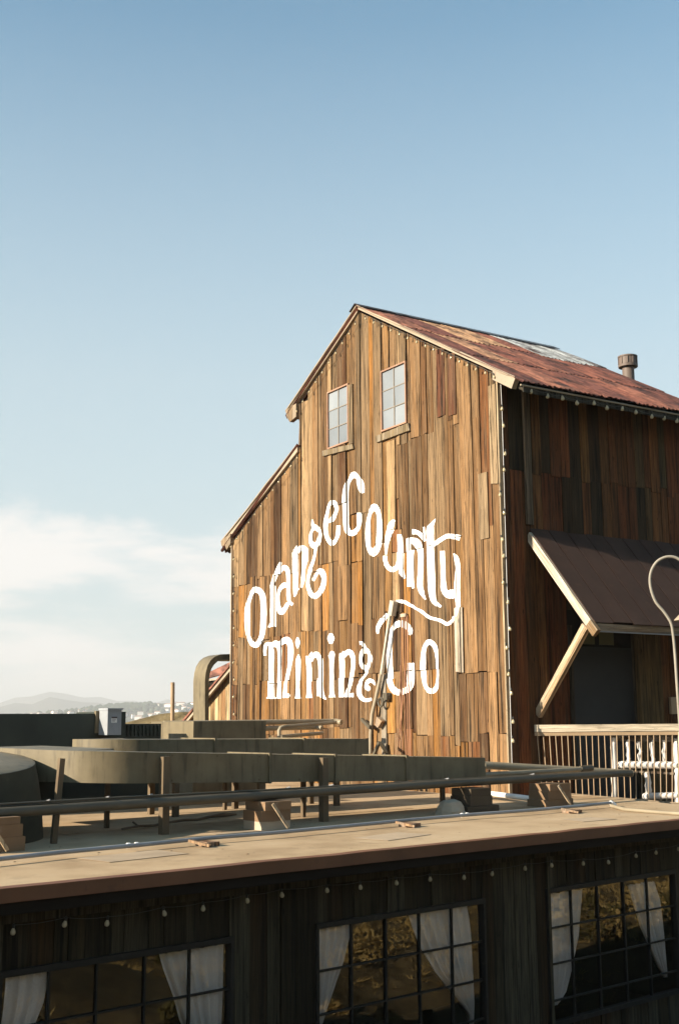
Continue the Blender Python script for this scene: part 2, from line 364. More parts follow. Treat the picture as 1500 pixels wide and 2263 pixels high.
# flat roof felt with grit, seams and stains
mt, t, b = mat('gritty_roof_felt', rough=0.95, spec=0.1)
n1, _ = noise_node(t, 0.9, 6, 0.6, offset_random=False); n2, _ = noise_node(t, 120, 3, 0.7, offset_random=False); n3, _ = noise_node(t, 2.2, 7, 0.7, (0.8, 1.3, 1), offset_random=False)
r1 = ramp(t, n1.outputs['Fac'], [(0.3, (0.30, 0.205, 0.118)), (0.5, (0.44, 0.315, 0.192)), (0.75, (0.51, 0.38, 0.245))])
r2 = ramp(t, n2.outputs['Fac'], [(0.3, G(0.78)), (0.7, G(1.2))]); r3 = ramp(t, n3.outputs['Fac'], [(0.30, G(0.72)), (0.42, G(1.0))])
c = mulmix(t, r1.outputs[0], r2.outputs[0]); c = mulmix(t, c.outputs[0], r3.outputs[0]); L_(t, c.outputs[0], b.inputs['Base Color'])
bump(t, b, n2.outputs['Fac'], 0.5, 0.006); M['felt'] = mt
M['felt_patch'] = painted('patched_roof_felt', (0.40, 0.30, 0.20), spots=(0.3, 0.22, 0.15), amt=0.6, rough=0.95, scale=8)
M['duct_leg0'] = painted('dead_leaf_bits', (0.16, 0.10, 0.055), amt=0.5)
# dry hillside
mt, t, b = mat('dry_grass_ground', rough=0.95, spec=0.05)
n1, _ = noise_node(t, 0.35, 7, 0.65, offset_random=False); n2, _ = noise_node(t, 5.0, 6, 0.7, offset_random=False)
r1 = ramp(t, n1.outputs['Fac'], [(0.35, (0.07, 0.055, 0.028)), (0.5, (0.17, 0.125, 0.06)), (0.7, (0.25, 0.19, 0.10))])
r2 = ramp(t, n2.outputs['Fac'], [(0.3, G(0.4)), (0.7, G(1.35))]); c = mulmix(t, r1.outputs[0], r2.outputs[0])
L_(t, c.outputs[0], b.inputs['Base Color']); bump(t, b, n2.outputs['Fac'], 0.8, 0.1); M['ground'] = mt
def simple_noise(name, stops, scale, rough=0.9):
    mt, t, b = mat(name, rough=rough, spec=0.1); n1, _ = noise_node(t, scale, 6, 0.65)
    r1 = ramp(t, n1.outputs['Fac'], stops); L_(t, r1.outputs[0], b.inputs['Base Color']); bump(t, b, n1.outputs['Fac'], 0.3, 0.02); return mt
M['dry_grass'] = simple_noise('dry_grass_blades', [(0.3, (0.13, 0.09, 0.03)), (0.5, (0.34, 0.23, 0.08)), (0.7, (0.46, 0.34, 0.14))], 2)
M['brush'] = simple_noise('olive_brush_leaves', [(0.3, (0.05, 0.045, 0.015)), (0.6, (0.13, 0.105, 0.035)), (0.75, (0.22, 0.16, 0.05))], 2)
M['far_hill'] = simple_noise('scrubby_far_hill', [(0.3, (0.05, 0.06, 0.035)), (0.55, (0.12, 0.11, 0.07)), (0.75, (0.2, 0.17, 0.11))], 0.01)
M['scrub'] = simple_noise('fill_cutting_dark_scrub', [(0.3, (0.02, 0.025, 0.012)), (0.6, (0.055, 0.06, 0.03)), (0.75, (0.12, 0.10, 0.05))], 0.8)  # dark cover added on the unseen hill to cut fill light
M['mountain'] = simple_noise('far_mountain', [(0.3, (0.08, 0.09, 0.07)), (0.7, (0.16, 0.14, 0.1))], 0.002)
M['far_wall'], _, _ = mat('pale_house_wall', (0.82, 0.78, 0.72), 0.9)
M['far_roof'], _, _ = mat('tile_house_roof', (0.34, 0.22, 0.16), 0.9)
M['far_tree'] = simple_noise('far_foliage', [(0.3, (0.03, 0.045, 0.025)), (0.7, (0.07, 0.085, 0.045))], 0.05)
M['deck'] = wood_mat('deck_board', grey=(0.2, 0.17, 0.13), along='X')

# ------------------------------------------------------------------ terrain: one sheet from under the camera to the horizon
def prof(r, pts):
    for (a, za), (b_, zb) in zip(pts, pts[1:]):
        if r <= b_:
            u = (r-a)/(b_-a); u = u*u*(3-2*u); return za + (zb-za)*u
    return pts[-1][1]
FAR = [(0, 0), (70, 0), (260, -30), (700, -62), (1500, -48), (2300, -14), (3000, 30), (3400, 34), (4200, -10), (6000, -20), (14000, -20)]
def ground_h(x, y):
    p = Vector((x, y, 0)); r = p.length; yn = p.dot(NYV); xn = p.dot(NXV)
    t_ = 8.95 - yn
    near = 0.0
    if t_ > -0.05:
        near = 1.7 if t_ < 0.6 else min(3.35 - 1.35*max(0.0, min(1.0, (xn-4.0)/4)), 1.7 + (t_-0.6)*0.38)
        gully = max(0.0, min(1.0, (yn - 0.62*xn + 0.9)/1.0)) * (1 if xn > 0 else 0)     # the slope falls away in front
        low = min(near, 4.83 - 0.278*(xn*0.655+yn*0.756)); near = near*(1-gully) + low*gully
        near *= max(0.0, min(1.0, (60-r)/40))
    z = prof(r, FAR)
    if yn < -3.5:                       # the dry hill the camera stands against; the windows mirror its foot, its unseen rise is shaped to block sky fill
        k = -3.5-yn; hill = 3.35 + min(k*0.6, 16*(1-math.exp(-k/26))) * max(0.0, min(1.0, (xn+34)/22))
        hill += 0.8*noise.noise((x*.2, y*.2, 5))*min(1, k/4)
        if r < 150: return hill*max(0.0, min(1.0, (150-r)/60)) + z*(1-max(0.0, min(1.0, (150-r)/60)))
    a = math.degrees(math.atan2(y, x))
    if r > 1200:
        k = min(1, (r-1200)/800)
        z += k*(14*noise.noise((x*0.0016, y*0.0016, 3.1)) + 9*noise.noise((x*0.005, y*0.005, 1.7)))
        z += k*max(0, min(1, (74 - a)/16))*20 - k*max(0, min(1, (a-66)/8))*22*(1 if r < 5000 else 0)
    return near if (t_ > -0.05 and r < 40) else (max(z, near) if t_ > -0.05 else z)
mb = MB(); NAZ = 300
radii = [0.0, 1.2, 2.4, 3.6, 4.8, 6, 7, 7.6, 8.2, 8.8, 9.4, 10, 10.8, 11.6, 12.6, 14, 16, 18, 21, 25, 30, 38, 48, 60, 75, 95, 120, 160, 210, 280, 380, 500, 650, 820, 1000, 1200, 1400]
radii += [1400 + 100*i for i in range(1, 27)] + [4300, 4900, 5600, 7000, 9000, 12000]
mb.v.append(Vector((0, 0, ground_h(0, 0))))
def azim(j):   # finer where the far town lies
    u = j/NAZ
    return R_(50 + 45*u/0.5) if u < 0.5 else R_(95 + 315*(u-0.5)/0.5)
for r in radii[1:]:
    for j in range(NAZ):
        a = azim(j); x, y = r*math.cos(a), r*math.sin(a); mb.v.append(Vector((x, y, ground_h(x, y))))
for j in range(NAZ): mb.f.append([0, 1+j, 1+(j+1) % NAZ])
for i in range(len(radii)-2):
    for j in range(NAZ):
        b0 = 1+i*NAZ; mb.f.append([b0+j, b0+NAZ+j, b0+NAZ+(j+1) % NAZ, b0+(j+1) % NAZ])
def ground_kind(f):
    c = sum((mb.v[i] for i in f), Vector())/len(f)
    if c.length < 140 and c.dot(NYV) < 1.5: return 2
    return 0 if min(f) < 1+30*NAZ else 1
mb.mi = [ground_kind(f) for f in mb.f]
o = bpy.data.objects.new('ground', bake('ground', mb, [M['ground'], M['far_hill'], M['scrub']])); COL.objects.link(o); smooth(o, 60)
tag(o, kind='structure')

# far mountains: two ridges with depth
def ridge(name, dist, a0, a1, hfun, depth):
    mb = MB(); n = 90; prof_ = [(-depth, 0.0), (-depth*0.55, 0.42), (-depth*0.2, 0.82), (0, 1.0), (depth*0.4, 0.6), (depth, 0.0)]
    for i in range(n+1):
        a = a0 + (a1-a0)*i/n
        for dr, k in prof_:
            r = dist+dr; x, y = r*math.cos(R_(a)), r*math.sin(R_(a))
            h = hfun(a)*k*(1 + 0.25*noise.noise((a*1.3, dr*0.004, 2))) - 40
            mb.v.append(Vector((x, y, h)))
    q = len(prof_)
    for i in range(n):
        for j in range(q-1): mb.f.append([i*q+j, i*q+j+1, (i+1)*q+j+1, (i+1)*q+j])
    mb.mi = [0]*len(mb.f)
    o = bpy.data.objects.new(name, bake(name, mb, M['mountain'])); COL.objects.link(o); smooth(o, 70); tag(o, kind='structure')
def mh1(a): return 150 + 55*math.exp(-((a-70.5)/2.2)**2) + 42*math.exp(-((a-60.5)/3.5)**2) + 14*noise.noise((a*0.7, 0, 0)) + 5*noise.noise((a*2.5, 5, 0))
def mh2(a): return 105 + 34*math.exp(-((a-70.5)/1.6)**2) + 18*noise.noise((a*0.9, 9, 0)) + 6*noise.noise((a*3.1, 9, 0))
ridge('mountains', 7200, 30, 100, mh1, 900)
ridge('mountain_range', 5200, 30, 100, mh2, 600)

# haze: one closed box of even air
mb = MB(); mb.box(-13000, 13000, -13000, 13000, -90, 235)
mt = bpy.data.materials.new('pale_haze'); mt.use_nodes = True; t = mt.node_tree; t.nodes.clear()
o_ = N_(t, 'ShaderNodeOutputMaterial'); pv = N_(t, 'ShaderNodeVolumePrincipled')
pv.inputs['Color'].default_value = (0.80, 0.81, 0.83, 1); pv.inputs['Density'].default_value = 2.5e-4; pv.inputs['Anisotropy'].default_value = 0.0
L_(t, pv.outputs[0], o_.inputs['Volume'])
o = bpy.data.objects.new('haze', bake('haze', mb, mt)); COL.objects.link(o); tag(o, kind='stuff')

# town on the far hillside: every house its own object
def house_mesh(i):
    mb = MB(); wx, wy, h, rh = [(14, 9, 5, 2.6), (10, 10, 6.5, 2.2), (19, 10, 4.5, 2.4), (12, 8, 8, 1.0)][i]
    mb.box(-wx/2, wx/2, -wy/2, wy/2, -2, h); mb.cur = 1
    mb.prism([(-wx/2-.5, -wy/2-.6, h), (-wx/2-.5, wy/2+.6, h), (-wx/2-.5, 0, h+rh)], (wx+1, 0, 0))
    return bake('house', mb, [M['far_wall'], M['far_roof']])
HM = [house_mesh(i) for i in range(4)]
rnd = random.Random(21); placed = []
tries = 0
while len(placed) < 240 and tries < 6000:
    tries += 1
    a = rnd.uniform(64.0, 75.0) if rnd.random() < 0.75 else rnd.uniform(74, 76.0); r = rnd.uniform(1900, 3050)
    x, y = r*math.cos(R_(a)), r*math.sin(R_(a))
    if noise.noise((x*0.004, y*0.004, 8)) < -0.12: continue
    if any((x-p[0])**2+(y-p[1])**2 < 24**2 for p in placed): continue
    placed.append((x, y))
    o = bpy.data.objects.new('far_house', rnd.choice(HM)); COL.objects.link(o)
    o.location = (x, y, ground_h(x, y)+0.5); o.rotation_euler = (0, 0, rnd.uniform(0, 6.28)); s = rnd.uniform(0.8, 1.25); o.scale = (s, s, s)
    tag(o, 'small pale house on the hazy town hillside beyond the roofs', 'house', 'houses of the hazy town on the far hillside')
# trees between the houses: a mass nobody would count
mb = MB(); ico = bmesh.new(); bmesh.ops.create_icosphere(ico, subdivisions=1, radius=1.0)
IV = [v.co.copy() for v in ico.verts]; IF = [[v.index for v in f.verts] for f in ico.faces]; ico.free()
for k in range(1500):
    a = rnd.uniform(60, 78); r = rnd.uniform(1500, 3150); x, y = r*math.cos(R_(a)), r*math.sin(R_(a))
    if any((x-p[0])**2+(y-p[1])**2 < 12**2 for p in placed): continue
    s = rnd.uniform(3, 8); z = ground_h(x, y)
    mb.add([Vector((x, y, z+s*0.6)) + Vector((v.x*s*rnd.uniform(.8, 1.2), v.y*s*rnd.uniform(.8, 1.2), v.z*s*rnd.uniform(.7, 1.1))) for v in IV], IF)
for k in range(260):   # dark wood on the crest
    a = rnd.gauss(68.0, 0.75); r = rnd.uniform(2800, 2960); x, y = r*math.cos(R_(a)), r*math.sin(R_(a)); s = rnd.uniform(6, 10); z = ground_h(x, y)
    mb.add([Vector((x, y, z+s*0.8)) + v*s for v in IV], IF)
o = bpy.data.objects.new('far_woods', bake('far_woods', mb, M['far_tree'])); COL.objects.link(o); tag(o, kind='stuff')

# dry grass on the bank below the camera, seen in the window panes
mb = MB(); rnd = random.Random(5)
for k in range(14000):
    xn = rnd.uniform(-2, 22); yn = 8.9 - rnd.uniform(1.0, 8.5)
    p = NP(xn, yn, 0)
    if p.length < 1.5: continue
    if (p-CAM).dot(FWD) > 0.5:
        v_ = p + EZ*(ground_h(p.x, p.y)+.45) - CAM; dd = v_.dot(FWD)
        if dd > 0 and abs(v_.dot(RIGHT)/dd*FL) < 850 and PH/2 - v_.dot(UP)/dd*FL < 2310: continue
    z = ground_h(p.x, p.y); h = rnd.uniform(0.05, 0.15); a = rnd.uniform(0, 6.28); wv = Vector((math.cos(a), math.sin(a), 0))
    tip = Vector((rnd.uniform(-.15, .15), rnd.uniform(-.15, .15), h)); q = Vector((p.x, p.y, z-0.02))
    for s in (-1, 0, 1):
        b0 = q + wv*0.03*s; mb.add([b0 - wv*0.016, b0 + wv*0.016, b0 + tip*.6 + wv*0.06*s], [(0, 1, 2)])
for k in range(170):
    xn = rnd.uniform(0, 24); t_ = rnd.uniform(1.3, 7); p = NP(xn, 8.95-t_, 0); z = ground_h(p.x, p.y); R__ = rnd.uniform(.15, .4)
    if (p-CAM).dot(FWD) > 0.3:
        v_ = p + EZ*(z+2*R__) - CAM; dd = v_.dot(FWD)
        if abs(v_.dot(RIGHT)/dd*FL) < 900 and PH/2 - v_.dot(UP)/dd*FL < 2310: continue
    mb.cur = 1 if rnd.random() < .5 else 0
    for q_ in range(110):
        d = Vector((rnd.gauss(0, 1), rnd.gauss(0, 1), abs(rnd.gauss(0, 1)))).normalized()*R__*rnd.uniform(.4, 1); c = Vector((p.x, p.y, z)) + d
        u = Vector((rnd.gauss(0, 1), rnd.gauss(0, 1), rnd.gauss(0, 1))).normalized()*rnd.uniform(.02, .05); v = u.orthogonal().normalized()*rnd.uniform(.015, .03)
        mb.add([c-u, c-v, c+u, c+v], [(0, 1, 2, 3)])
o = bpy.data.objects.new('dry_grass', bake('dry_grass', mb, [M['dry_grass'], M['brush']])); COL.objects.link(o); tag(o, kind='stuff')

# ------------------------------------------------------------------ bulbs of the light strings (shared mesh)
mb = MB(); mb.lathe((0, 0, 0), [(0.004, -0.085), (0.022, -0.078), (0.031, -0.06), (0.029, -0.04), (0.016, -0.012), (0.013, 0.0)], 10); mb.cur = 1
mb.lathe((0, 0, 0), [(0.016, -0.006), (0.017, 0.035), (0.008, 0.045)], 8)
BULB = bake('bulb', mb, [M['bulb'], M['socket']]); BULB.polygons.foreach_set('use_smooth', [True]*len(BULB.polygons))
BULB_DIM = BULB.copy(); BULB_DIM.materials[0] = M['bulb_dim']
def light_string(label, pts, cord_pts, mat_cord='cord', sag=0.03, r=0.006, scale=1.0, hang=0.05, rot=None, bulb=None):
    root = thing('string_light', label, 'string light', pts[0], 0)
    mb = MB(); path = []
    cp = cord_pts
    for a, b in zip(cp, cp[1:]):
        path += [a.lerp(b, i/4) - EZ*sag*math.sin(math.pi*i/4) for i in range(4)]
    path.append(cp[-1]); mb.tube(path, r, 5); mk('cord', mb, M[mat_cord], root)
    for p in pts:
        o = bpy.data.objects.new('bulb', bulb or BULB); COL.objects.link(o); o.parent = root
        o.location = p - root.location - EZ*hang + EZ*0.04; o.scale = (scale,)*3
        o.rotation_euler = (random.uniform(-.25, .25), random.uniform(-.25, .25), random.uniform(0, 6)) if rot is None else rot
    return root

# ================================================================== BARN
barn = thing('barn', 'tall weathered board barn with rusty roof and painted white sign', 'barn', (XF, YW, 3.4))
def F(px, py): p = on_x(px, py, XF); return (p.y, p.z)            # facade coordinates (Y, Z)
APEX = F(797, 688); EAVE_R = F(1100, 843); STEP_T = F(666, 926); STEP_B = F(665, 990); LOW = F(519, 1192)
YL = F(516, 1400)[0]; YR = YW
BOT = 3.42
roof_slope = 0.568
low_slope = (STEP_B[1]-LOW[1])/(LOW[0]-STEP_B[0])
def top_at(y):
    if y <= APEX[0]: return APEX[1] - (APEX[0]-y)*roof_slope
    if y <= STEP_T[0]: return APEX[1] - (y-APEX[0])*roof_slope
    return STEP_B[1] - (y-STEP_T[0])*low_slope
# dark sheathing behind the boards: full building volume
XB = XF + 5.15                                                     # far gable
mb = MB()
pg = [(YR+.05, BOT), (YL-.05, BOT), (YL-.05, top_at(YL)-.06), (STEP_T[0]+.01, STEP_B[1]-.06), (STEP_T[0]-.01, top_at(STEP_T[0]-.01)-.06), (APEX[0], APEX[1]-.06), (YR+.05, top_at(YR)-.06)]
mb.prism([(XF+.03, y, z) for y, z in pg], (XB-XF-.03, 0, 0)); mk('sheathing', mb, M['dark_void'], barn)

PAL = [tuple(c*k for c, k in zip(p, (1.02, 0.90, 0.77))) for p in [(0.215, 0.135, 0.070), (0.255, 0.148, 0.060), (0.175, 0.102, 0.048), (0.29, 0.185, 0.098), (0.125, 0.070, 0.034), (0.075, 0.038, 0.018), (0.215, 0.155, 0.095), (0.30, 0.155, 0.048), (0.33, 0.24, 0.145), (0.18, 0.082, 0.034)]]
PW_ = [14, 12, 13, 7, 12, 8, 14, 6, 4, 6]
W1 = [F(726, 866), F(774, 849), F(773, 979), F(728, 992)]; W2 = [F(844, 821), F(899, 799), F(903, 936), F(847, 954)]
def wrect(wn):
    ys = [p[0] for p in wn]; zs = [p[1] for p in wn]
    return (ys[1]+ys[2])/2, (ys[0]+ys[3])/2, (zs[2]+zs[3])/2, (zs[0]+zs[1])/2
R1, R2 = wrect(W1), wrect(W2)
rnd = random.Random(11)
edges = [YR-.02]; fixed = sorted([R1[0], R1[1], R2[0], R2[1], APEX[0], STEP_T[0]-0.005, YL+.01])
for fx in fixed:
    span = fx - edges[-1]
    n = max(1, round(span/0.215)); ws = [rnd.choice((rnd.uniform(0.45, 0.8), rnd.uniform(0.8, 1.3), rnd.uniform(1.3, 1.9))) for _ in range(n)]; sm = sum(ws)
    for w_ in ws: edges.append(edges[-1] + span*w_/sm)
    edges[-1] = fx
JO = [(9.62*1.12-.6, YR-1, YR+2.9), (8.45*1.12-.6, 17.2, 19.8), (7.78*1.12-.6, YR-1, 99), (6.66*1.12-.6, 17.4, 99), (5.74*1.12-.6, YR-1, 99), (4.76*1.12-.6, YR-1, 99)]
JO = [((z-5.0+.6-.6)*1 if False else z, a, b) for z, a, b in JO]
JO = [(5+(9.62-5)*1.12, YR-1, YR+2.9), (5+(8.45-5)*1.12, YR+2.5, YR+5.2), (5+(7.78-5)*1.12, YR-1, 99), (5+(6.66-5)*1.12, YR+2.6, 99), (5+(5.74-5)*1.12, YR-1, 99), (5+(4.76-5)*1.12, YR-1, 99)]
BOARDS = []
def board_obj(y0, y1, z0, z1a, z1b, color, d, th_=0.03, tilt=True):
    j = lambda s: rnd.uniform(-s, s)
    g = rnd.choice((0.004, 0.005, 0.007, 0.011))
    q = [(y0+g+j(.009), z0+j(.02)), (y1-g+j(.009), z0+j(.02)), (y1-g+j(.009), z1b), (y0+g+j(.009), z1a)]
    tl = j(.010); x0 = XF - d
    mb = MB(); mb.prism([(x0 - (tl if i in (1, 2) else -tl)*0.5, p[0], p[1]) for i, p in enumerate(q)], (th_, 0, 0))
    o = mk('board', mb, M['board'], barn, color)
    BOARDS.append((q, x0, tl, min(p[0] for p in q), max(p[0] for p in q), min(p[1] for p in q), max(p[1] for p in q)))
    return o
grp = {}
for i in range(len(edges)-1):
    y0, y1 = edges[i], edges[i+1]; yc = (y0+y1)/2
    js = []
    for k, (z, a, b) in enumerate(JO):
        if not (a < yc < b): continue
        key = k
        if key not in grp or rnd.random() < 0.33: grp[key] = rnd.gauss(0, 0.07 if k != 1 else 0.28)
        if rnd.random() < 0.24: continue
        js.append(z + grp[key] + rnd.uniform(-.012, .012))
    js = sorted([z for z in js if BOT+.3 < z < top_at(yc)-.35])
    lim = [BOT] + js
    for k, z0 in enumerate(lim):
        last = k == len(lim)-1
        ta, tb = (top_at(y0+.001)-.03, top_at(y1-.001)-.03) if last else (lim[k+1]-.006, lim[k+1]-.006)
        if last and y1 > STEP_T[0]-.006 and y0 < STEP_T[0]-.006: ta = tb = min(ta, tb)
        zc = (z0+ta)/2
        wts = list(PW_)
        if zc < 6.5: wts[7] += 10; wts[1] += 6; wts[6] -= 8; wts[5] += 3
        if zc > 9.5: wts[6] += 14; wts[8] += 5; wts[7] -= 4; wts[0] += 4
        c = rnd.choices(PAL, wts)[0]; f = rnd.uniform(0.52, 1.08); c = tuple(x*f for x in c)
        segs = [(z0, ta, tb)]
        for rr in (R1, R2):
            if rr[0]-.005 < yc < rr[1]+.005:
                ns = []
                for (s0, sa, sb) in segs:
                    if sa > rr[3] and s0 < rr[2]: ns += [(s0, rr[2], rr[2]), (rr[3], sa, sb)]
                    elif sa > rr[3] and s0 < rr[3]: ns += [(rr[3], sa, sb)]
                    elif s0 < rr[2] and sa > rr[2]: ns += [(s0, rr[2], rr[2])]
                    elif s0 >= rr[2] and sa <= rr[3]: pass
                    else: ns.append((s0, sa, sb))
                segs = ns
        for (s0, sa, sb) in segs:
            if min(sa, sb)-s0 < 0.06: continue
            d = rnd.choice((0.010, 0.016, 0.024, 0.034)) + rnd.uniform(-.003, .003)
            board_obj(y0, y1, s0, sa, sb, c, d)
# a few single boards that stand out in the picture
def extra(px0, px1, pyt, pyb, color, d):
    a, b = F(px1, (pyt+pyb)/2), F(px0, (pyt+pyb)/2); zt, zb = F((px0+px1)/2, pyt)[1], F((px0+px1)/2, pyb)[1]
    board_obj(a[0], b[0], zb, zt, zt, color, d, th_=0.02)
extra(1008, 1027, 1343, 1486, (0.42, 0.35, 0.27), 0.044)
extra(968, 986, 770, 920, (0.115, 0.045, 0.023), 0.042)
extra(993, 1011, 781, 918, (0.10, 0.038, 0.019), 0.044)
extra(858, 877, 975, 1170, (0.40, 0.26, 0.13), 0.043)
extra(846, 858, 1490, 1690, (0.27, 0.235, 0.19), 0.045)
extra(858, 878, 1500, 1620, (0.32, 0.155, 0.04), 0.042)
extra(1060, 1082, 1045, 1190, (0.24, 0.165, 0.095), 0.036)
extra(1083, 1101, 850, 1070, (0.29, 0.205, 0.12), 0.036)

# --- painted lettering: strokes cut along every board they cross, lying on the board's own face
def clip(poly, a, b):   # keep the part left of a->b
    outp = []; n = len(poly)
    sd = lambda p: (b[0]-a[0])*(p[1]-a[1]) - (b[1]-a[1])*(p[0]-a[0])
    for i in range(n):
        p, q = poly[i], poly[(i+1) % n]; sp, sq = sd(p), sd(q)
        if sp >= 0: outp.append(p)
        if (sp >= 0) != (sq >= 0):
            k = sp/(sp-sq); outp.append((p[0]+(q[0]-p[0])*k, p[1]+(q[1]-p[1])*k))
    return outp
def catmull(pts, closed, sub=5):
    n = len(pts); res = []
    rng = range(n) if closed else range(n-1)
    for i in rng:
        p = [pts[(i+k) % n] if closed else pts[max(0, min(n-1, i+k))] for k in (-1, 0, 1, 2)]
        for s in range(sub):
            u = s/sub
            res.append(tuple(0.5*((2*p[1][c]) + (-p[0][c]+p[2][c])*u + (2*p[0][c]-5*p[1][c]+4*p[2][c]-p[3][c])*u*u + (-p[0][c]+3*p[1][c]-3*p[2][c]+p[3][c])*u**3) for c in range(3)))
    if not closed: res.append(pts[-1])
    return res
def letter(char, org, sc, strokes):
    mb = MB(); ox, oy = org
    for si, st in enumerate(strokes):
        closed = st[0] == 'o'; pts = [(ox+p[0]/sc, oy+p[1]/sc, p[2]/sc) for p in (st[1:] if closed else st)]
        cs = catmull(pts, closed) if len(pts) > 2 else pts
        n = len(cs); Lp, Rp = [], []
        for i in range(n):
            a = cs[(i-1) % n] if closed else cs[max(0, i-1)]; b = cs[(i+1) % n] if closed else cs[min(n-1, i+1)]
            dx, dy = b[0]-a[0], b[1]-a[1]; l = math.hypot(dx, dy) or 1; nx_, ny_ = -dy/l, dx/l
            h = max(0.5, cs[i][2]*.555+.25) + random.uniform(-.2, .2)
            Lp.append(F(cs[i][0]+nx_*h, cs[i][1]+ny_*h)); Rp.append(F(cs[i][0]-nx_*h, cs[i][1]-ny_*h))
        for i in range(n if closed else n-1):
            k = (i+1) % n
            quad = [Lp[i], Lp[k], Rp[k], Rp[i]]
            ar = sum(quad[q][0]*quad[(q+1) % 4][1]-quad[(q+1) % 4][0]*quad[q][1] for q in range(4))
            if ar < 0: quad = quad[::-1]
            y0 = min(p[0] for p in quad); y1 = max(p[0] for p in quad); z0 = min(p[1] for p in quad); z1 = max(p[1] for p in quad)
            for (bq, bx, tl, a0, a1, c0, c1) in BOARDS:
                if y1 < a0 or y0 > a1 or z1 < c0 or z0 > c1: continue
                pl = quad
                for e_ in range(4):
                    pl = clip(pl, bq[e_], bq[(e_+1) % 4])
                    if len(pl) < 3: break
                if len(pl) < 3: continue
                def xx(y):
                    u = (y-a0)/max(1e-6, a1-a0); return bx + tl*0.5 - tl*u
                mb.add([(xx(p[0]) - 0.0035 - si*0.0003, p[0], p[1]) for p in pl], [tuple(range(len(pl)))[::-1]])
    if mb.f: mk('painted_letter', mb, M['white_paint'], barn, label='white painted letter %s' % char)
A1, A2, A3, A4, A5, A6, A7 = (530, 1240), (630, 1110), (740, 1030), (840, 1130), (830, 1290), (575, 1390), (715, 1390)
letter('O', A1, 10, [['o', (390, 630, 112), (520, 740, 120), (552, 1000, 125), (550, 1300, 125), (525, 1600, 105), (450, 1790, 105), (365, 1855, 105), (265, 1790, 95), (200, 1620, 85), (185, 1400, 105), (188, 1150, 115), (205, 950, 95), (250, 800, 72), (310, 680, 85)]])
letter('r', A1, 10, [[(735, 520, 70), (755, 620, 95), (755, 900, 92), (755, 1200, 95), (760, 1450, 88)], [(730, 540, 50), (790, 370, 62), (850, 210, 70), (905, 80, 55), (925, 25, 20)], [(690, 1370, 10), (680, 1470, 35)]])
letter('a', A1, 10, [[(888, 280, 45), (930, 180, 75), (1010, 145, 100), (1070, 230, 85), (1082, 400, 72), (1085, 600, 75), (1090, 800, 78), (1110, 900, 65), (1185, 965, 55)], [(1060, 545, 80), (980, 535, 92), (890, 640, 62), (856, 800, 52), (866, 1000, 75), (920, 1115, 130), (1000, 1060, 85), (1075, 930, 70)]])
letter('n', A2, 10, [[(215, 1085, 40), (245, 1100, 100), (255, 1300, 112), (255, 1700, 105), (245, 1950, 85), (222, 2090, 25)], [(255, 1925, 70), (335, 1915, 12)], [(290, 965, 14), (265, 1060, 70)], [(300, 1120, 50), (360, 1015, 95), (455, 1060, 115), (455, 1250, 115), (425, 1480, 60), (410, 1700, 72), (375, 1890, 30)]])
letter('g', A2, 10, [['o', (690, 555, 110), (780, 640, 65), (792, 760, 70), (745, 910, 85), (670, 955, 125), (600, 880, 85), (590, 740, 62), (632, 620, 52)], [(630, 385, 24), (640, 480, 58), (660, 550, 80)], [(710, 990, 58), (690, 1150, 45), (640, 1330, 60), (565, 1530, 75), (525, 1700, 70), (530, 1880, 82), (600, 2030, 92), (680, 2075, 105), (780, 2000, 98), (855, 1850, 85), (872, 1650, 92), (810, 1520, 102), (730, 1570, 62), (655, 1690, 62), (648, 1745, 25)]])
letter('e', A2, 10, [[(985, 435, 60), (1070, 375, 80), (1130, 255, 60), (1160, 130, 72), (1090, 5, 82), (1010, 60, 60), (960, 250, 62), (925, 450, 92), (925, 640, 82), (970, 805, 82), (1060, 905, 95), (1140, 835, 62), (1190, 690, 82), (1198, 515, 72)]])
letter('C', A3, 10.714, [[(690, 640, 60), (655, 530, 125), (625, 400, 130), (560, 265, 95), (470, 212, 130), (375, 320, 80), (295, 520, 88), (270, 800, 110), (275, 1150, 108), (283, 1400, 102), (330, 1540, 112), (420, 1592, 115), (540, 1505, 100), (590, 1380, 92), (600, 1220, 112), (600, 1110, 118)]])
letter('o', A3, 10.714, [['o', (960, 980, 150), (1060, 1100, 88), (1090, 1350, 100), (1085, 1650, 112), (1050, 1880, 105), (930, 2055, 155), (820, 1920, 105), (800, 1650, 122), (810, 1350, 102), (855, 1120, 80)]])
letter('u', A4, 7.5, [[(280, 160, 15), (245, 175, 62), (195, 270, 95), (140, 420, 80), (120, 580, 48), (115, 722, 18)], [(95, 738, 66), (100, 830, 66), (150, 930, 62), (220, 965, 72), (290, 920, 66), (318, 800, 45), (318, 700, 40), (315, 380, 44)], [(360, 385, 28), (366, 460, 48), (370, 700, 58), (362, 900, 62), (365, 1000, 66), (418, 1110, 26)]])
letter('n', A4, 7.5, [[(485, 455, 60), (488, 700, 54), (490, 1000, 54), (488, 1250, 52)], [(548, 640, 70), (545, 800, 48), (548, 1150, 54), (562, 1275, 46)], [(470, 460, 30), (560, 490, 92), (645, 540, 112), (688, 700, 78), (685, 1000, 74), (678, 1240, 78), (715, 1360, 66), (770, 1465, 16)]])
letter('t', A4, 7.5, [[(935, 125, 8), (880, 205, 52), (845, 290, 100), (845, 500, 102), (855, 800, 106), (865, 1100, 110), (875, 1350, 100), (915, 1500, 72), (1020, 1582, 30)], [(545, 340, 74), (640, 352, 60), (710, 405, 58), (765, 495, 30)], [(740, 262, 28), (757, 420, 14)], [(900, 560, 55), (1000, 480, 60), (1120, 415, 62), (1230, 420, 70), (1332, 442, 76)]])
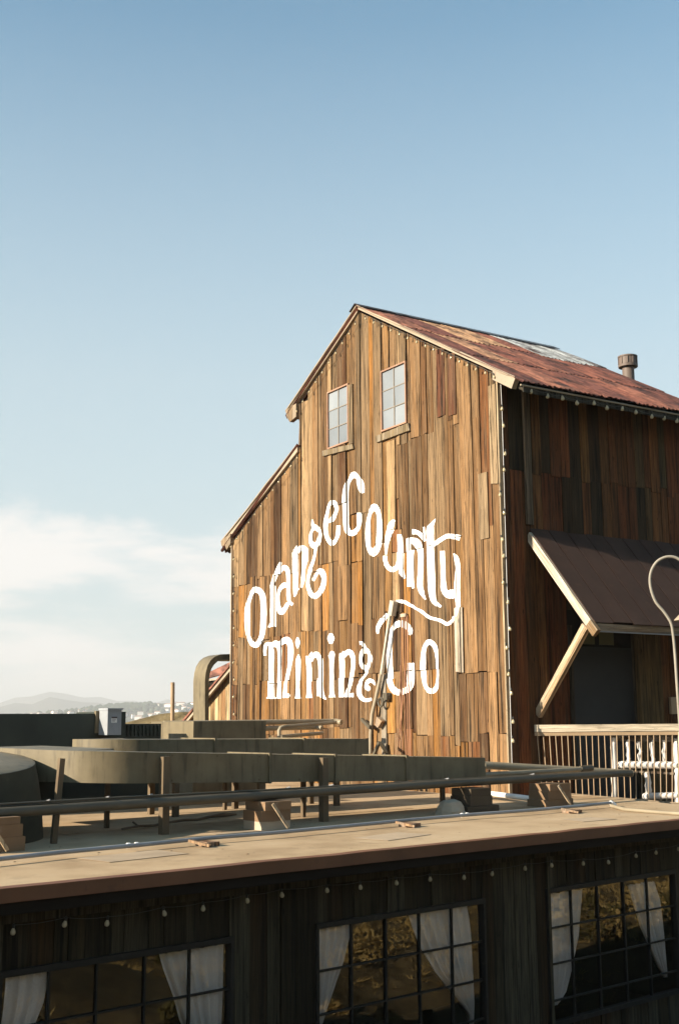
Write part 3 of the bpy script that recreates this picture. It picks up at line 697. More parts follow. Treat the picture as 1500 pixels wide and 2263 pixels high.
letter('y', A4, 7.5, [[(1040, 658, 66), (1050, 900, 66), (1055, 1150, 72), (1070, 1290, 90), (1125, 1370, 105), (1215, 1370, 135), (1270, 1360, 70)], [(1238, 700, 14), (1280, 785, 60), (1300, 950, 62), (1290, 1200, 72), (1290, 1360, 76), (1302, 1500, 60), (1308, 1580, 56)], [(1305, 1590, 60), (1298, 1660, 48), (1282, 1740, 22)]])
letter('y tail', A5, 7.143, [[(1245, 515, 20), (1222, 590, 42), (1140, 638, 46), (1050, 590, 44), (960, 560, 40), (860, 530, 42), (740, 440, 40), (660, 395, 30), (540, 330, 42), (450, 285, 46), (330, 275, 26)]])
letter('C', A5, 7.143, [[(60, 790, 26), (62, 700, 50), (110, 600, 62), (195, 480, 50)], [(550, 810, 40), (552, 730, 66), (480, 650, 95), (380, 635, 88), (295, 690, 62), (250, 790, 64), (222, 1000, 80), (225, 1200, 80), (235, 1400, 82), (265, 1590, 82), (340, 1700, 84), (430, 1705, 82), (540, 1640, 84), (560, 1500, 102), (560, 1250, 92)]])
letter('o', A5, 7.143, [['o', (870, 920, 72), (950, 990, 60), (985, 1150, 40), (990, 1350, 34), (985, 1500, 26), (965, 1640, 55), (900, 1695, 72), (810, 1640, 62), (766, 1450, 72), (764, 1250, 72), (780, 1050, 62), (812, 960, 62)]])
letter('M', A6, 9.09, [[(110, 535, 46), (106, 430, 52), (130, 320, 60), (190, 285, 46)], [(215, 270, 50), (248, 420, 108), (245, 700, 108), (245, 1000, 104), (245, 1370, 112)], [(158, 1390, 12), (245, 1370, 56), (338, 1392, 12)], [(255, 340, 78), (350, 300, 112), (408, 400, 62), (414, 650, 44), (412, 950, 50), (402, 1200, 66), (400, 1395, 74)], [(420, 310, 55), (495, 235, 105), (575, 235, 112), (622, 350, 100), (625, 520, 102), (602, 750, 72), (560, 950, 62), (528, 1150, 50), (495, 1385, 36)], [(540, 1340, 70), (580, 1335, 78), (605, 1305, 30)], [(545, 1150, 40), (535, 1360, 40)]])
letter('i', A6, 9.09, [[(788, 515, 20), (782, 650, 94), (780, 850, 84), (780, 1100, 72), (778, 1300, 84), (778, 1395, 116)], [(770, 165, 30), (770, 270, 86), (770, 388, 30)]])
letter('n', A6, 9.09, [[(925, 548, 12), (965, 600, 70), (992, 800, 90), (995, 1200, 86), (1000, 1385, 120)], [(1048, 460, 12), (1005, 560, 70)], [(1030, 650, 50), (1080, 545, 80), (1160, 520, 105), (1222, 620, 84), (1234, 850, 76), (1234, 1150, 70), (1248, 1310, 84), (1330, 1415, 16)], [(1180, 990, 20), (1185, 1200, 26), (1205, 1350, 46)]])
letter('i', A7, 9.09, [[(205, 450, 40), (185, 510, 92), (178, 700, 76), (180, 1000, 70), (180, 1280, 82), (180, 1372, 124)], [(112, 525, 12), (150, 590, 46)], [(158, 88, 50), (160, 190, 126), (160, 298, 50)]])
letter('n', A7, 9.09, [[(335, 490, 30), (375, 600, 100), (380, 900, 96), (380, 1372, 96)], [(412, 445, 12), (385, 530, 70)], [(420, 570, 40), (480, 475, 80), (555, 465, 86), (610, 570, 80), (614, 750, 70), (588, 950, 66), (550, 1150, 62), (492, 1300, 50), (450, 1360, 20)], [(450, 1345, 40), (540, 1330, 66), (625, 1328, 70)]])
letter('g', A7, 9.09, [[(742, 285, 66), (790, 285, 52), (830, 350, 48), (852, 410, 60)], ['o', (860, 430, 92), (925, 500, 50), (930, 620, 44), (910, 740, 62), (860, 782, 92), (782, 720, 62), (764, 600, 46), (790, 480, 72)], [(985, 510, 10), (992, 600, 40), (982, 690, 10)], [(870, 820, 50), (875, 900, 40), (820, 970, 36), (765, 1050, 52), (730, 1200, 82), (742, 1330, 80), (800, 1402, 70), (870, 1432, 62), (995, 1410, 46)], [(1062, 1130, 16), (1015, 1055, 58), (940, 1040, 72), (890, 1095, 62), (890, 1170, 82), (922, 1200, 82), (915, 1245, 24)]])

# --- front windows
def barn_window(rr, label):
    y0, y1, z0, z1 = rr
    mb = MB(); fw = 0.03; xo = XF-.055
    for (a, b, c, d) in ((y0, y1, z1-fw, z1), (y0, y1, z0, z0+fw), (y0, y0+fw, z0+fw, z1-fw), (y1-fw, y1, z0+fw, z1-fw)): mb.box(xo, XF+.028, a, b, c, d)
    wn = mk('window', mb, M['win_frame'], barn, label=label)
    mb = MB(); ym = (y0+y1)/2; hz = (z1-z0-2*fw)/3
    mb.box(XF-.032, XF-.012, ym-.011, ym+.011, z0+fw, z1-fw)
    for i in (1, 2):
        zz = z0+fw+hz*i
        mb.box(XF-.030, XF-.014, y0+fw, ym-.011, zz-.009, zz+.009); mb.box(XF-.030, XF-.014, ym+.011, y1-fw, zz-.009, zz+.009)
    mk('glazing_bar', mb, M['bar_grey'], wn)
    for i in range(3):
        for (a, b) in ((y0+fw, ym-.011), (ym+.011, y1-fw)):
            mb = MB(); tl = random.uniform(-.004, .004); za, zb = z0+fw+hz*i+.009, z0+fw+hz*(i+1)-.009
            mb.hexa((XF-.018+tl, a, za), (0, b-a, 0), (-2*tl, 0, zb-za), (.005, 0, 0)); mk('pane', mb, M['pane_sky_frost'], wn)
    return wn
M['win_frame'] = painted('red_brown_window_paint', (0.30, 0.17, 0.11), spots=(0.5, 0.42, 0.33), amt=0.7, scale=12)
M['bar_grey'], _, _ = mat('thin_glazing_bar', (0.20, 0.17, 0.14), 0.8)
w1 = barn_window(R1, 'left upper window of six frosted panes'); w2 = barn_window(R2, 'right upper window of six frosted panes')
def slant(name, pxs, dpt, d, mat_, parent, color=None, **kw):
    mb = MB(); mb.prism([(XF-d, )+F(*p) for p in pxs], (dpt, 0, 0)); return mk(name, mb, mat_, parent, color, **kw)
slant('sill', [(718, 997), (785, 982), (787, 992), (719, 1009)], 0.06, 0.075, M['timber_v'], w1, (0.19, 0.14, 0.08))
slant('sill', [(836, 965), (908, 936), (911, 952), (838, 979)], 0.06, 0.075, M['timber_v'], w2, (0.19, 0.14, 0.08))
slant('casing', [(774, 852), (783, 849), (785, 980), (776, 983)], 0.05, 0.06, M['board'], w1, (0.20, 0.14, 0.08))

# --- long side wall boards (Y=YW), in shade
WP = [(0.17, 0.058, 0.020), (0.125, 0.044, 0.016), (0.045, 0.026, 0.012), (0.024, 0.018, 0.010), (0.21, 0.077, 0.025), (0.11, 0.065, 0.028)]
x = XF+.02; rnd = random.Random(4)
def door_zone(x0, x1): return x0 < DX1 and x1 > DX0
DX0 = on_y(1262, 1500, YW).x; DX1 = on_y(1396, 1500, YW).x; DZ = on_y(1330, 1392, YW).z
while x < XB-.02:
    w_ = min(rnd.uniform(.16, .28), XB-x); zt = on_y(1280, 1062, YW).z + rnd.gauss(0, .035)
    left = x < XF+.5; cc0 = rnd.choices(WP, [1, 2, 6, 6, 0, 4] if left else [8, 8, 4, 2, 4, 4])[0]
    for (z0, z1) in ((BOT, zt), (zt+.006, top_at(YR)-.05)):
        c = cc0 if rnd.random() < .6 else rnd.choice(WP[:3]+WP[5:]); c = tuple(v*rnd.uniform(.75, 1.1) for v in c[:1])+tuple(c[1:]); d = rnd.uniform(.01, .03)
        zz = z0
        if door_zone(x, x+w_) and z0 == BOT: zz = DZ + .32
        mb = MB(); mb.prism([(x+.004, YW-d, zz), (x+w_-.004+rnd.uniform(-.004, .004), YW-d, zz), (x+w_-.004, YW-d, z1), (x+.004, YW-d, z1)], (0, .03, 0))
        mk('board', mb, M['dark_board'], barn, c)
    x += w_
mb = MB(); mb.box(XF-.035, XF+.022, YW-.055, YW-.02, BOT, top_at(YR)-.08); mk('corner_board', mb, M['board'], barn, (0.40, 0.30, 0.19))
# pole-like board left of the awning, water-streaked
a = on_y(1152, 1000, YW).x; mb = MB(); mb.box(a, a+.14, YW-.085, YW-.04, on_y(1160, 1160, YW).z, top_at(YR)-.1); mk('batten', mb, M['dark_board'], barn, (0.14, 0.10, 0.065))
# door, transom panes and post under the awning
dr = None
mb = MB(); mb.box(DX0, DX1, YW-.012, YW+.04, BOT, DZ-.30); dr = mk('door', mb, M['slate_door'], barn)
mb = MB(); mb.box(DX0-.06, DX0, YW-.06, YW-.005, BOT, DZ+.05); mb.box(DX1, DX1+.06, YW-.06, YW-.005, BOT, DZ+.05); mk('door_frame', mb, M['dark_board'], dr, (0.06, 0.045, 0.03))
for (p0, p1) in ((1283, 1312), (1322, 1354)):
    xa, xb = on_y(p0, 1420, YW).x, on_y(p1, 1420, YW).x; mb = MB(); mb.box(xa, xb, YW-.015, YW-.008, DZ-.26, DZ+.14); mk('transom_pane', mb, M['pane_reflect'] if 'pane_reflect' in M else M['glass'], barn)
xa, xb = on_y(1397, 1480, YW).x, on_y(1446, 1480, YW).x
mb = MB(); mb.box(xa, xb, YW-.16, YW-.05, BOT, on_y(1420, 1385, YW-.1).z+.1); mk('post', mb, M['dark_board'], barn, (0.13, 0.08, 0.032))

# --- roof: corrugated sheets one by one
def roof_point(x, y):
    if y <= APEX[0]: return Vector((x, y, APEX[1]+.05 - (APEX[0]-y)*roof_slope))
    return Vector((x, y, APEX[1]+.05 - (y-APEX[0])*roof_slope))
YE = on_x(1148, 845, XF-.1).y                                       # overhanging eave edge
XS0 = XF-.095
def sheet(x0, x1, ya, yb, lift, color, ragged=0.03, wave=0.11, name='roof_sheet', fn=roof_point):
    n = max(6, int((x1-x0)/wave*4)); mb = MB(); rows = [0, 0.5, 1.0]; up = Vector((0, -roof_slope if ya < yb else roof_slope, 1)); up = Vector((0, 0, 1))
    rg = [random.uniform(-ragged, ragged) for _ in range(n+1)]
    for i in range(n+1):
        xx = x0+(x1-x0)*i/n; cz = 0.019*math.cos(2*math.pi*(xx-x0)/wave)
        for k in rows:
            y = ya+(yb-ya)*k + (rg[i] if k == 0 else 0)
            mb.v.append(fn(xx, y) + up*(lift+cz+0.01*math.sin(k*3)*random.random()))
    for i in range(n):
        for k in range(2): mb.f.append([i*3+k, (i+1)*3+k, (i+1)*3+k+1, i*3+k+1]); mb.mi.append(0)
    o = mk(name, mb, M['rust'], barn, color)
    md = o.modifiers.new('solid', 'SOLIDIFY'); md.thickness = 0.006
    return o
RC = [(0.22, 0.082, 0.055), (0.18, 0.066, 0.046), (0.27, 0.115, 0.075), (0.14, 0.055, 0.042), (0.25, 0.10, 0.066)]
rows_ = [(YE-.02, YE+1.75), (YE+1.6, YE+3.3), (YE+3.15, APEX[0]+.02)]
nx_ = 8; wx = (XB+.08-XS0)/nx_; rnd = random.Random(9)
for ri, (ya, yb) in enumerate(rows_):
    for i in range(nx_):
        c = rnd.choice(RC)
        if ri == 2 and i in (2, 3): c = (0.42, 0.25, 0.14)
        if ri == 2 and i >= 5: c = (0.34, 0.36, 0.365)
        if ri == 1 and i == 1: c = (0.34, 0.19, 0.115)
        jy = rnd.uniform(-.09, .09) if ri else rnd.uniform(-.03, .03)
        sheet(XS0+wx*i-.03, XS0+wx*(i+1)+.03, ya+jy, yb, .02+.02*ri+.006*(i % 2), c)
ysl = F(640, 912)[0]
for i in range(nx_): sheet(XS0+wx*i-.03, XS0+wx*(i+1)+.03, ysl, APEX[0]-.02, -.005+.006*(i % 2), rnd.choice(RC))
def low_point(x, y): return Vector((x, y, STEP_B[1]+.05-(y-STEP_T[0])*low_slope))
ylo = F(497, 1203)[0]
for i in range(nx_): sheet(XS0+wx*i-.03, XS0+wx*(i+1)+.03, ylo, STEP_T[0]-.02, -.005+.006*(i % 2), rnd.choice(RC), fn=low_point)
# ridge cap
for (xa, xb, c) in ((XS0-.06, XF+.75, (0.06, 0.055, 0.055)), (XF+.7, XB+.1, (0.16, 0.185, 0.205))):
    mb = MB(); w_ = .2
    for s in (-1, 1): mb.prism([(xa, APEX[0], APEX[1]+.145), (xa, APEX[0]+s*w_, APEX[1]+.145-w_*roof_slope), (xa, APEX[0]+s*w_, APEX[1]+.130-w_*roof_slope), (xa, APEX[0], APEX[1]+.130)], (xb-xa, 0, 0))
    mk('ridge_cap', mb, M['rust_plain'] if 'rust_plain' in M else M['rust'], barn, c)
# rake boards and trim rolls
def rake(pa, pb, h=0.10, name='rake_board', roll=True):
    a, b = F(*pa), F(*pb); mb = MB()
    mb.prism([(XF-.082, a[0], a[1]), (XF-.082, b[0], b[1]), (XF-.082, b[0], b[1]-h), (XF-.082, a[0], a[1]-h)], (.06, 0, 0))
    rb = mk(name, mb, M['trim'], barn)
    if roll:
        mb = MB(); mb.tube([Vector((XF-.10, a[0]+(b[0]-a[0])*k/8, a[1]+(b[1]-a[1])*k/8+.012*random.uniform(-1, 1)+.0)) for k in range(9)], .02, 8)
        mk('trim_roll', mb, M['trim'], rb)
    return rb
rake((798, 678), (1147, 836), .065); rake((796, 678), (642, 908), .13); rake((664, 986), (498, 1198), .13)
mb = MB(); mb.prism([(XF-.115, )+F(*p) for p in ((1099, 822), (1149, 838), (1141, 861), (1099, 841))], (.10, 0, 0)); mk('eave_return', mb, M['trim'], barn)
mb = MB(); mb.prism([(XF-.112, )+F(*p) for p in ((640, 908), (664, 893), (664, 922), (650, 934), (645, 926))], (.10, 0, 0)); mk('eave_return', mb, M['timber_v'], barn, (0.25, 0.17, 0.1))
mb = MB(); mb.prism([(XF-.112, )+F(*p) for p in ((497, 1196), (519, 1180), (519, 1200), (510, 1216), (507, 1206), (499, 1208))], (.10, 0, 0)); mk('eave_return', mb, M['timber_v'], barn, (0.25, 0.17, 0.1))
# eave soffit, fascia and thin edge pipe on the shaded side
ze = roof_point(0, YE).z
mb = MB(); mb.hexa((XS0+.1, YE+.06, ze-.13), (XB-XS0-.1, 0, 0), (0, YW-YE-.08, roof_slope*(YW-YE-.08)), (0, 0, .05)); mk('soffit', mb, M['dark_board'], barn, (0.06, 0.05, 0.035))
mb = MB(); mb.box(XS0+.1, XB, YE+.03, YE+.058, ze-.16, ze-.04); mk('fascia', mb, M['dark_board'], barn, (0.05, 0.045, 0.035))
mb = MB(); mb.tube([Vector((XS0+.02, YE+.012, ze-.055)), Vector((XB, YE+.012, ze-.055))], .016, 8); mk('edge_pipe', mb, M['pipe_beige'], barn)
# left corner trim
mb = MB(); mb.box(XF-.06, XF+.03, YL+.012, YL+.05, BOT, top_at(YL)-.05); mk('corner_board', mb, M['trim'], barn)
mb = MB(); mb.box(XF-.04, XF+.5, STEP_T[0]-.004, STEP_T[0]+.02, STEP_B[1]-.02, top_at(STEP_T[0]-.01)-.04); mk('corner_board', mb, M['dark_board'], barn, (0.2, 0.13, 0.08))
# roof flue
rn = Vector((0, -roof_slope, 1)); rd = rn.dot(Vector((0, APEX[0], APEX[1]+.07)))
base = meet(1388, 836, rn, rd); dpt = (base-CAM).dot(FWD); pxm = FL/dpt
cz = lambda py: (836-py)/pxm
mb = MB(); mb.lathe(base, [(13/pxm, -.15), (13/pxm, cz(812)), (21/pxm, cz(811)), (21.5/pxm, cz(806)), (20/pxm, cz(805)), (20/pxm, cz(790)), (21.5/pxm, cz(789)), (21.5/pxm, cz(786)), (3/pxm, cz(783))], 24)
fl = mk('flue', mb, M['flue'], barn); smooth(fl, 40)
mb = MB()
for k in range(10):
    t_ = k*0.628; mb.hexa(base+Vector((math.cos(t_)*20.3/pxm, math.sin(t_)*20.3/pxm, cz(805))), Vector((-math.sin(t_), math.cos(t_), 0))*.03, Vector((math.cos(t_), math.sin(t_), 0))*.012, EZ*(cz(790)-cz(805)))
mk('flue_rib', mb, M['flue'], fl)

# --- awning: part of the barn
XA = on_y(1165, 1165, YW).x
A0 = on_x(1166, 1166, XA); A1p = on_x(1311, 1374, XA)               # top (wall) and bottom (outer) corners
A0.y = YW-.01
run = 4.6
mb = MB(); dn = (A1p-A0); th_v = Vector((0, dn.z, -dn.y)).normalized()*-.05
if th_v.z > 0: th_v = -th_v
mb.hexa(A0+EX*.06+th_v*.5, EX*(run-.02), dn*.985, th_v*.3); aw = mk('awning', mb, M['dark_void'], barn)
x_ = 0.03
rnd = random.Random(12)
while x_ < run-.1:
    w_ = rnd.choice((.40, .43, .46)); mb = MB(); lf = rnd.uniform(-.006, .004)
    mb.hexa(A0+EX*x_-th_v*lf, EX*(w_-.024), dn*rnd.uniform(.99, 1.012), th_v*.35); mk('awning_sheet', mb, M['awning'], aw)
    x_ += w_
hh = on_x(1166, 1166, XA).z - on_x(1168, 1196, XA).z
bo = EX*.01-EZ*hh*.56; beam_obj('barge_board', A0+bo, A0+bo+dn*.93, hh*.92*abs(dn.y)/dn.length, .06, M['timber_v'], aw, (0.55, 0.46, 0.35))
beam_obj('barge_end', A0+bo+dn*.93, A0+bo+dn*1.03, hh*.98*abs(dn.y)/dn.length, .075, M['timber_v'], aw, (0.20, 0.12, 0.055))
mb = MB(); mb.hexa(A1p+EX*.08-EZ*.135, EX*(run-.1), Vector((0, .07, 0)), EZ*.11); mk('edge_beam', mb, M['timber'], aw, (0.20, 0.12, 0.06))
mb = MB(); mb.tube([A1p+EX*.1-EZ*.15-EY*.01, A1p+EX*run-EZ*.15-EY*.01], .009, 6); mk('drip_wire', mb, M['pipe_grey'], aw)
s0, s1 = on_x(1291, 1383, XA+.03), on_x(1181, 1580, XA+.03); s1.y = min(s1.y, YW-.02)
for k, off in enumerate((-.035, .035)):
    sd = (s1-s0).normalized().cross(EX).normalized()*off; beam_obj('strut', s0+sd+EX*.04, s1+sd+EX*.04, .068, .085 if k == 0 else .08, M['timber_v'], aw, (0.50, 0.38, 0.25) if k == 0 else (0.42, 0.28, 0.16))

# --- light strings on the barn
def Wp(px, py, off=.05): return on_y(px, py, YW-off)
pts = [Wp(*q, .09) for q in ((1109, 897), (1112, 935), (1116, 996), (1113, 1032), (1105, 1087), (1113, 1127), (1108, 1186), (1113, 1222), (1112, 1281), (1123, 1324), (1125, 1383), (1118, 1425), (1124, 1483), (1129, 1525), (1133, 1588), (1132, 1630))]
light_string('string of clear bulbs running down the right corner of the barn', pts, [Wp(1106, 850, .075)]+[Wp(1107+(i+1)*1.7, 850+60*(i+1), .075) for i in range(14)], 'white_cord', 0, .006, .9)
def Ep(px, py): return on_y(px, py+11, YE+.03)
pts = [Ep(px, py) for px, py in ((1174, 853), (1210, 863), (1241, 868), (1273, 878), (1312, 879), (1340, 889), (1375, 891), (1404, 899), (1439, 908), (1468, 912), (1496, 918), (1528, 922), (1560, 928))]
light_string('string of bulbs hanging below the shaded roof eave of the barn', pts, [p+EZ*.05 for p in pts], 'cord', .03, .006, 1.1, hang=.0)
def Fp(px, py, d=.09): p = on_x(px, py, XF-d); return p
pts = [Fp(517, 1232+38*i) for i in range(10)]
light_string('string of small bulbs down the left edge of the barn front', pts, [Fp(517, 1215)]+[p+EZ*.02 for p in pts], 'cord', .0, .006, .8)
pts = [Fp(807+(1090-807)*i/15, 700+(828-700)*i/15, .135) for i in range(16)]
light_string('string of bulbs under the right slope of the barn gable', pts, [p+EZ*.03 for p in pts], 'cord', .012, .005, .7)
pts = [Fp(785-(785-655)*i/9, 712+(905-712)*i/9, .135) for i in range(10)]
light_string('string of bulbs under the left slope of the barn gable', pts, [p+EZ*.03 for p in pts], 'cord', .012, .005, .65)
pts = [Fp(657-(657-510)*i/11, 1008+(1205-1008)*i/11, .135) for i in range(12)]
light_string('string of bulbs under the low lean-to slope on the left', pts, [p+EZ*.03 for p in pts], 'cord', .012, .005, .6)

# --- old boom leaning against the front, and the cables beside it
def Bq(px, py, d): return on_x(px, py, XF-d)
bm_ = thing('timber_boom', 'long leaning timber boom with iron pipe foot before the sign', 'boom', Bq(820, 1650, .2))
beam_obj('beam', Bq(866, 1332, .12), Bq(843, 1490, .12), .05, .055, M['pale_timber'], bm_)
beam_obj('head_block', Bq(870, 1328, .12), Bq(865, 1360, .12), .12, .10, M['pale_timber'], bm_)
mb = MB(); mb.tube([Bq(843, 1484, .12), Bq(830, 1545, .14), Bq(822, 1578, .15), Bq(819, 1620, .15), Bq(818, 1665, .15)], .036, 10); smooth(mk('iron_pipe', mb, M['pipe_pole'], bm_), 60)
mb = MB(); c = Bq(841, 1552, .16); mb.tube([c+Vector((0, math.cos(k*.5236)*.08, math.sin(k*.5236)*.08)) for k in range(13)], .02, 8); mb.hexa(Bq(846, 1547, .16), EX*.10, EY*-.12, EZ*.13); mk('ring_clamp', mb, M['pipe_dark'], bm_)
mb = MB(); a, b, c, d = [Bq(px, py, .15) for px, py in ((832, 1584), (843, 1594), (834, 1609), (828, 1602))]; mb.prism([a, b, c, d], EX*.08); mk('wedge_block', mb, M['timber_v'], bm_, (0.34, 0.22, 0.13))
mb = MB(); mb.beam(Bq(800, 1590, .1), Bq(818, 1608, .22), .05, .06); mb.beam(Bq(838, 1640, .2), Bq(856, 1668, .06), .05, .05); mb.beam(Bq(838, 1640, .2), Bq(826, 1668, .2), .05, .05); mk('bracket', mb, M['pipe_dark'], bm_)
cb = thing('cable_bundle', 'bundle of thin copper coloured cables hanging down the barn front', 'cables', Bq(890, 1690, .1))
rnd = random.Random(3)
for k, (xa, ya, xb) in enumerate(((886, 1358, 889), (889, 1360, 897), (893, 1356, 903), (897, 1358, 908), (900, 1360, 906), (885, 1500, 869), (890, 1520, 878), (884, 1470, 884), (896, 1500, 872))):
    mb = MB(); ps = []
    for i in range(9):
        u = i/8; bow = 3.0*math.sin(u*3.14)*rnd.uniform(-.6, .6)
        ps.append(Bq(xa+(xb-xa)*u+bow, ya+(1700-ya)*u, .062+.01*math.sin(u*5+k)))
    mb.tube(ps, .008 if k < 5 else .0065, 6); mk('cable', mb, M['cable'], cb, label=None)
mb = MB(); mb.hexa(Bq(884, 1364, .08), EX*.04, EY*-.17, EZ*.06); mk('cable_cleat', mb, M['timber_v'], cb, (0.5, 0.4, 0.3))

# ================================================================== DECK WITH RAILING, LOG BENCH, LAMP
RA = R_(-38.0); RD = Vector((math.cos(RA), math.sin(RA), 0)); RN = Vector((-math.sin(RA), math.cos(RA), 0))
RP = on_y(1180, 1604, YW-.1)
def on_r(px, py, off=0.0): return meet(px, py, RN, RN.dot(RP)+off)
mb = MB(); dz = on_r(1320, 1768).z
e0, e1 = on_r(1180, 1760), on_r(1620, 1760)
mb.prism([Vector((e0.x, e0.y, dz-.25)), Vector((e1.x, e1.y, dz-.25)), Vector((XB+3, e1.y, dz-.25)), Vector((XB+3, YW, dz-.25)), Vector((e0.x, YW, dz-.25))], (0, 0, .12))
o = mk('deck', mb, M['deck'], color=(0.2, 0.15, 0.1)); tag(o, kind='structure')
rl = thing('deck_railing', 'wooden topped deck railing with thin rusty iron pickets', 'railing', (RP.x, RP.y, dz-.13), RA)
pa, pb = on_r(1180, 1602), on_r(1560, 1599)
h_ = on_r(1300, 1601).z-on_r(1300, 1617).z
mb = MB(); mb.hexa(pa-EZ*h_, pb-pa, RN*.05, EZ*h_); mk('top_rail', mb, M['timber'], rl, (0.55, 0.46, 0.34))
mb = MB(); mb.hexa(pa-EZ*(h_+.06)+RN*.012, pb-pa, RN*.03, EZ*.055); mk('under_rail', mb, M['iron'], rl)
mb = MB(); q0, q1 = on_r(1190, 1750), on_r(1560, 1782); mb.beam(q0+RN*.03, q1+RN*.03, .05, .04); mk('bottom_rail', mb, M['timber'], rl, (0.40, 0.30, 0.2))
ln = (pb-pa).length; nb = 28
for i in range(nb):
    u = (0.45+i)/nb; pp = pa.lerp(pb, u); bt = q0.lerp(q1, u)
    mb = MB(); mb.tube([pp+RN*.025-EZ*(h_+.05), Vector((bt.x, bt.y, bt.z))+RN*.03+RD*random.uniform(-.01, .01)], .0095, 6); mk('picket', mb, M['iron'], rl)
pp = on_r(1499, 1640); mb = MB(); mb.hexa(Vector((pp.x, pp.y, dz-.15))-RN*.02, RD*.09, RN*.09, EZ*(pa.z-h_-dz+.14)); mk('post', mb, M['timber_v'], rl, (0.62, 0.56, 0.48))

lb = thing('log_bench', 'rustic bench of white peeled logs behind the iron railing', 'bench', on_r(1400, 1765, .2))
def on_b(px, py): return on_r(px, py, .2)
def log(name, p, q, r, wob=.004):
    mb = MB(); mb.tube([Vector(p).lerp(Vector(q), i/6)+Vector((random.uniform(-wob, wob)*2, random.uniform(-wob, wob)*2, random.uniform(-wob, wob))) for i in range(7)], [r*random.uniform(.92, 1.08) for _ in range(7)], 10)
    return smooth(mk(name, mb, M['white_log'], lb), 50)
log('log_post', on_b(1356, 1765), on_b(1354, 1630), .045); log('log_post', on_b(1432, 1752), on_b(1428, 1706), .05, .008); log('log_post', on_b(1497, 1780), on_b(1493, 1632), .05)
for x in (1386, 1412, 1440, 1466): log('log_spindle', on_b(x+1.5, 1686), on_b(x-1, 1634), .03, .008)
def gnarled(p, q, r):    # seat log with ring grooves
    p, q = Vector(p), Vector(q); n = 26; mb = MB(); mb.tube([p.lerp(q, i/n) for i in range(n+1)], [r*(.55 if i in (0, n) else (.93 if i % 3 == 0 else 1.0)) for i in range(n+1)], 12)
    return smooth(mk('log_rail', mb, M['white_log'], lb), 50)
gnarled(on_b(1364, 1690), on_b(1540, 1692), .062); gnarled(on_b(1418, 1760), on_b(1560, 1756), .055)
mb = MB(); mb.beam(on_b(1345, 1632), on_b(1540, 1634), .06, .08); mb.beam(on_b(1400, 1705), on_b(1540, 1712), .05, .035); mk('back_rail', mb, M['timber'], lb, (0.10, 0.07, 0.05))

lp = thing('gooseneck_lamp', 'tall gooseneck lamp on a thin curved pole at right edge', 'lamp', on_r(1506, 1780, -1.0))
def on_l(px, py): return on_r(px, py, -1.0)
cv = [(1509, 1790), (1506, 1700), (1502, 1620), (1498, 1560), (1494, 1500), (1490, 1440), (1486, 1400), (1481, 1376), (1466, 1352), (1449, 1332), (1439, 1308), (1435, 1284), (1438, 1262), (1449, 1243), (1464, 1233), (1480, 1230), (1496, 1234), (1510, 1246), (1518, 1266), (1520, 1300), (1519, 1340)]
cs = catmull([(a, b, 0) for a, b in cv], False, 4)
mb = MB(); mb.tube([on_l(a, b) for a, b, _ in cs], .023, 10); o = mk('pole', mb, M['lamp_pole'], lp); smooth(o, 60)
c = on_l(1519, 1345); mb = MB(); mb.lathe(c, [(.04, .02), (.06, -.02), (.14, -.09), (.215, -.165), (.225, -.185), (.20, -.18), (.05, -.06)], 20); o = mk('lamp_shade', mb, M['shade_pink'] if 'shade_pink' in M else M['trim'], lp); smooth(o, 40)

nb_ = on_y(1492, 1560, YW-.07)
mb = MB(); mb.hexa(on_y(1483, 1578, YW-.1), EX*.26, EY*.05, EZ*.3); mk('notice_box', mb, M['paper'], label='small tan box on the dark wall beside the door post', cat='box')

# ================================================================== NEAR FLAT-ROOFED BUILDING
X0N, X1N = -3.0, 19.0
nb = thing('flat_roofed_building', 'low board walled building with flat gravel roof and curtained windows', 'building', NP(8, 9, 0.9), NA)
# roof plan: front ledge, right end cut along the railing
rq = [nloc(on_z(1500, 1778, ROOFZ)), nloc(on_z(1235, 1752, ROOFZ))]
fx = NP(0, 0, 0)
roofpoly = [NP(X0N, 8.80, 0), NP(21.0, 8.45, 0), NP(rq[0].x+1.2, rq[0].y-.28, 0), NP(rq[0].x, rq[0].y, 0), NP(rq[1].x, rq[1].y, 0), NP(14.55, 12.8, 0), NP(15.6, 20.0, 0), NP(X0N, 20.0, 0)]
mb = MB(); mb.prism([p+EZ*(ROOFZ-.02) for p in roofpoly], EZ*.02)
rf = mk('roof', mb, M['felt'], nb)
mb = MB()
fa, fb = NP(X0N, 8.80, 0), NP(21.0, 8.45, 0); fd = (fb-fa).normalized(); fnr = Vector((fd.y, -fd.x, 0)); n = 60
vt = []
for i in range(n+1):
    p = fa.lerp(fb, i/n); wv = .007*noise.noise((i*.9, 0, 0)); d0 = fnr*(.012+.004*noise.noise((i*.5, 4, 0)))
    vt.append((p+d0+EZ*(ROOFZ+.004+wv), p+d0+EZ*(ROOFZ-.105+wv*.5), p-fnr*.03+EZ*(ROOFZ-.105), p-fnr*.09+EZ*(ROOFZ+.008+wv)))
for i in range(n):
    a, b = vt[i], vt[i+1]
    mb.add(list(a)+list(b), [(0, 1, 5, 4), (1, 2, 6, 5), (3, 0, 4, 7), (2, 3, 7, 6)])
mk('fascia', mb, M['fascia'], nb)
mb = MB(); mb.prism([p+EZ*(ROOFZ-.2)+NYV*(.02 if k < 2 else 0) for k, p in enumerate(roofpoly)], EZ*.178); mk('roof_deck', mb, M['dark_void'], nb)
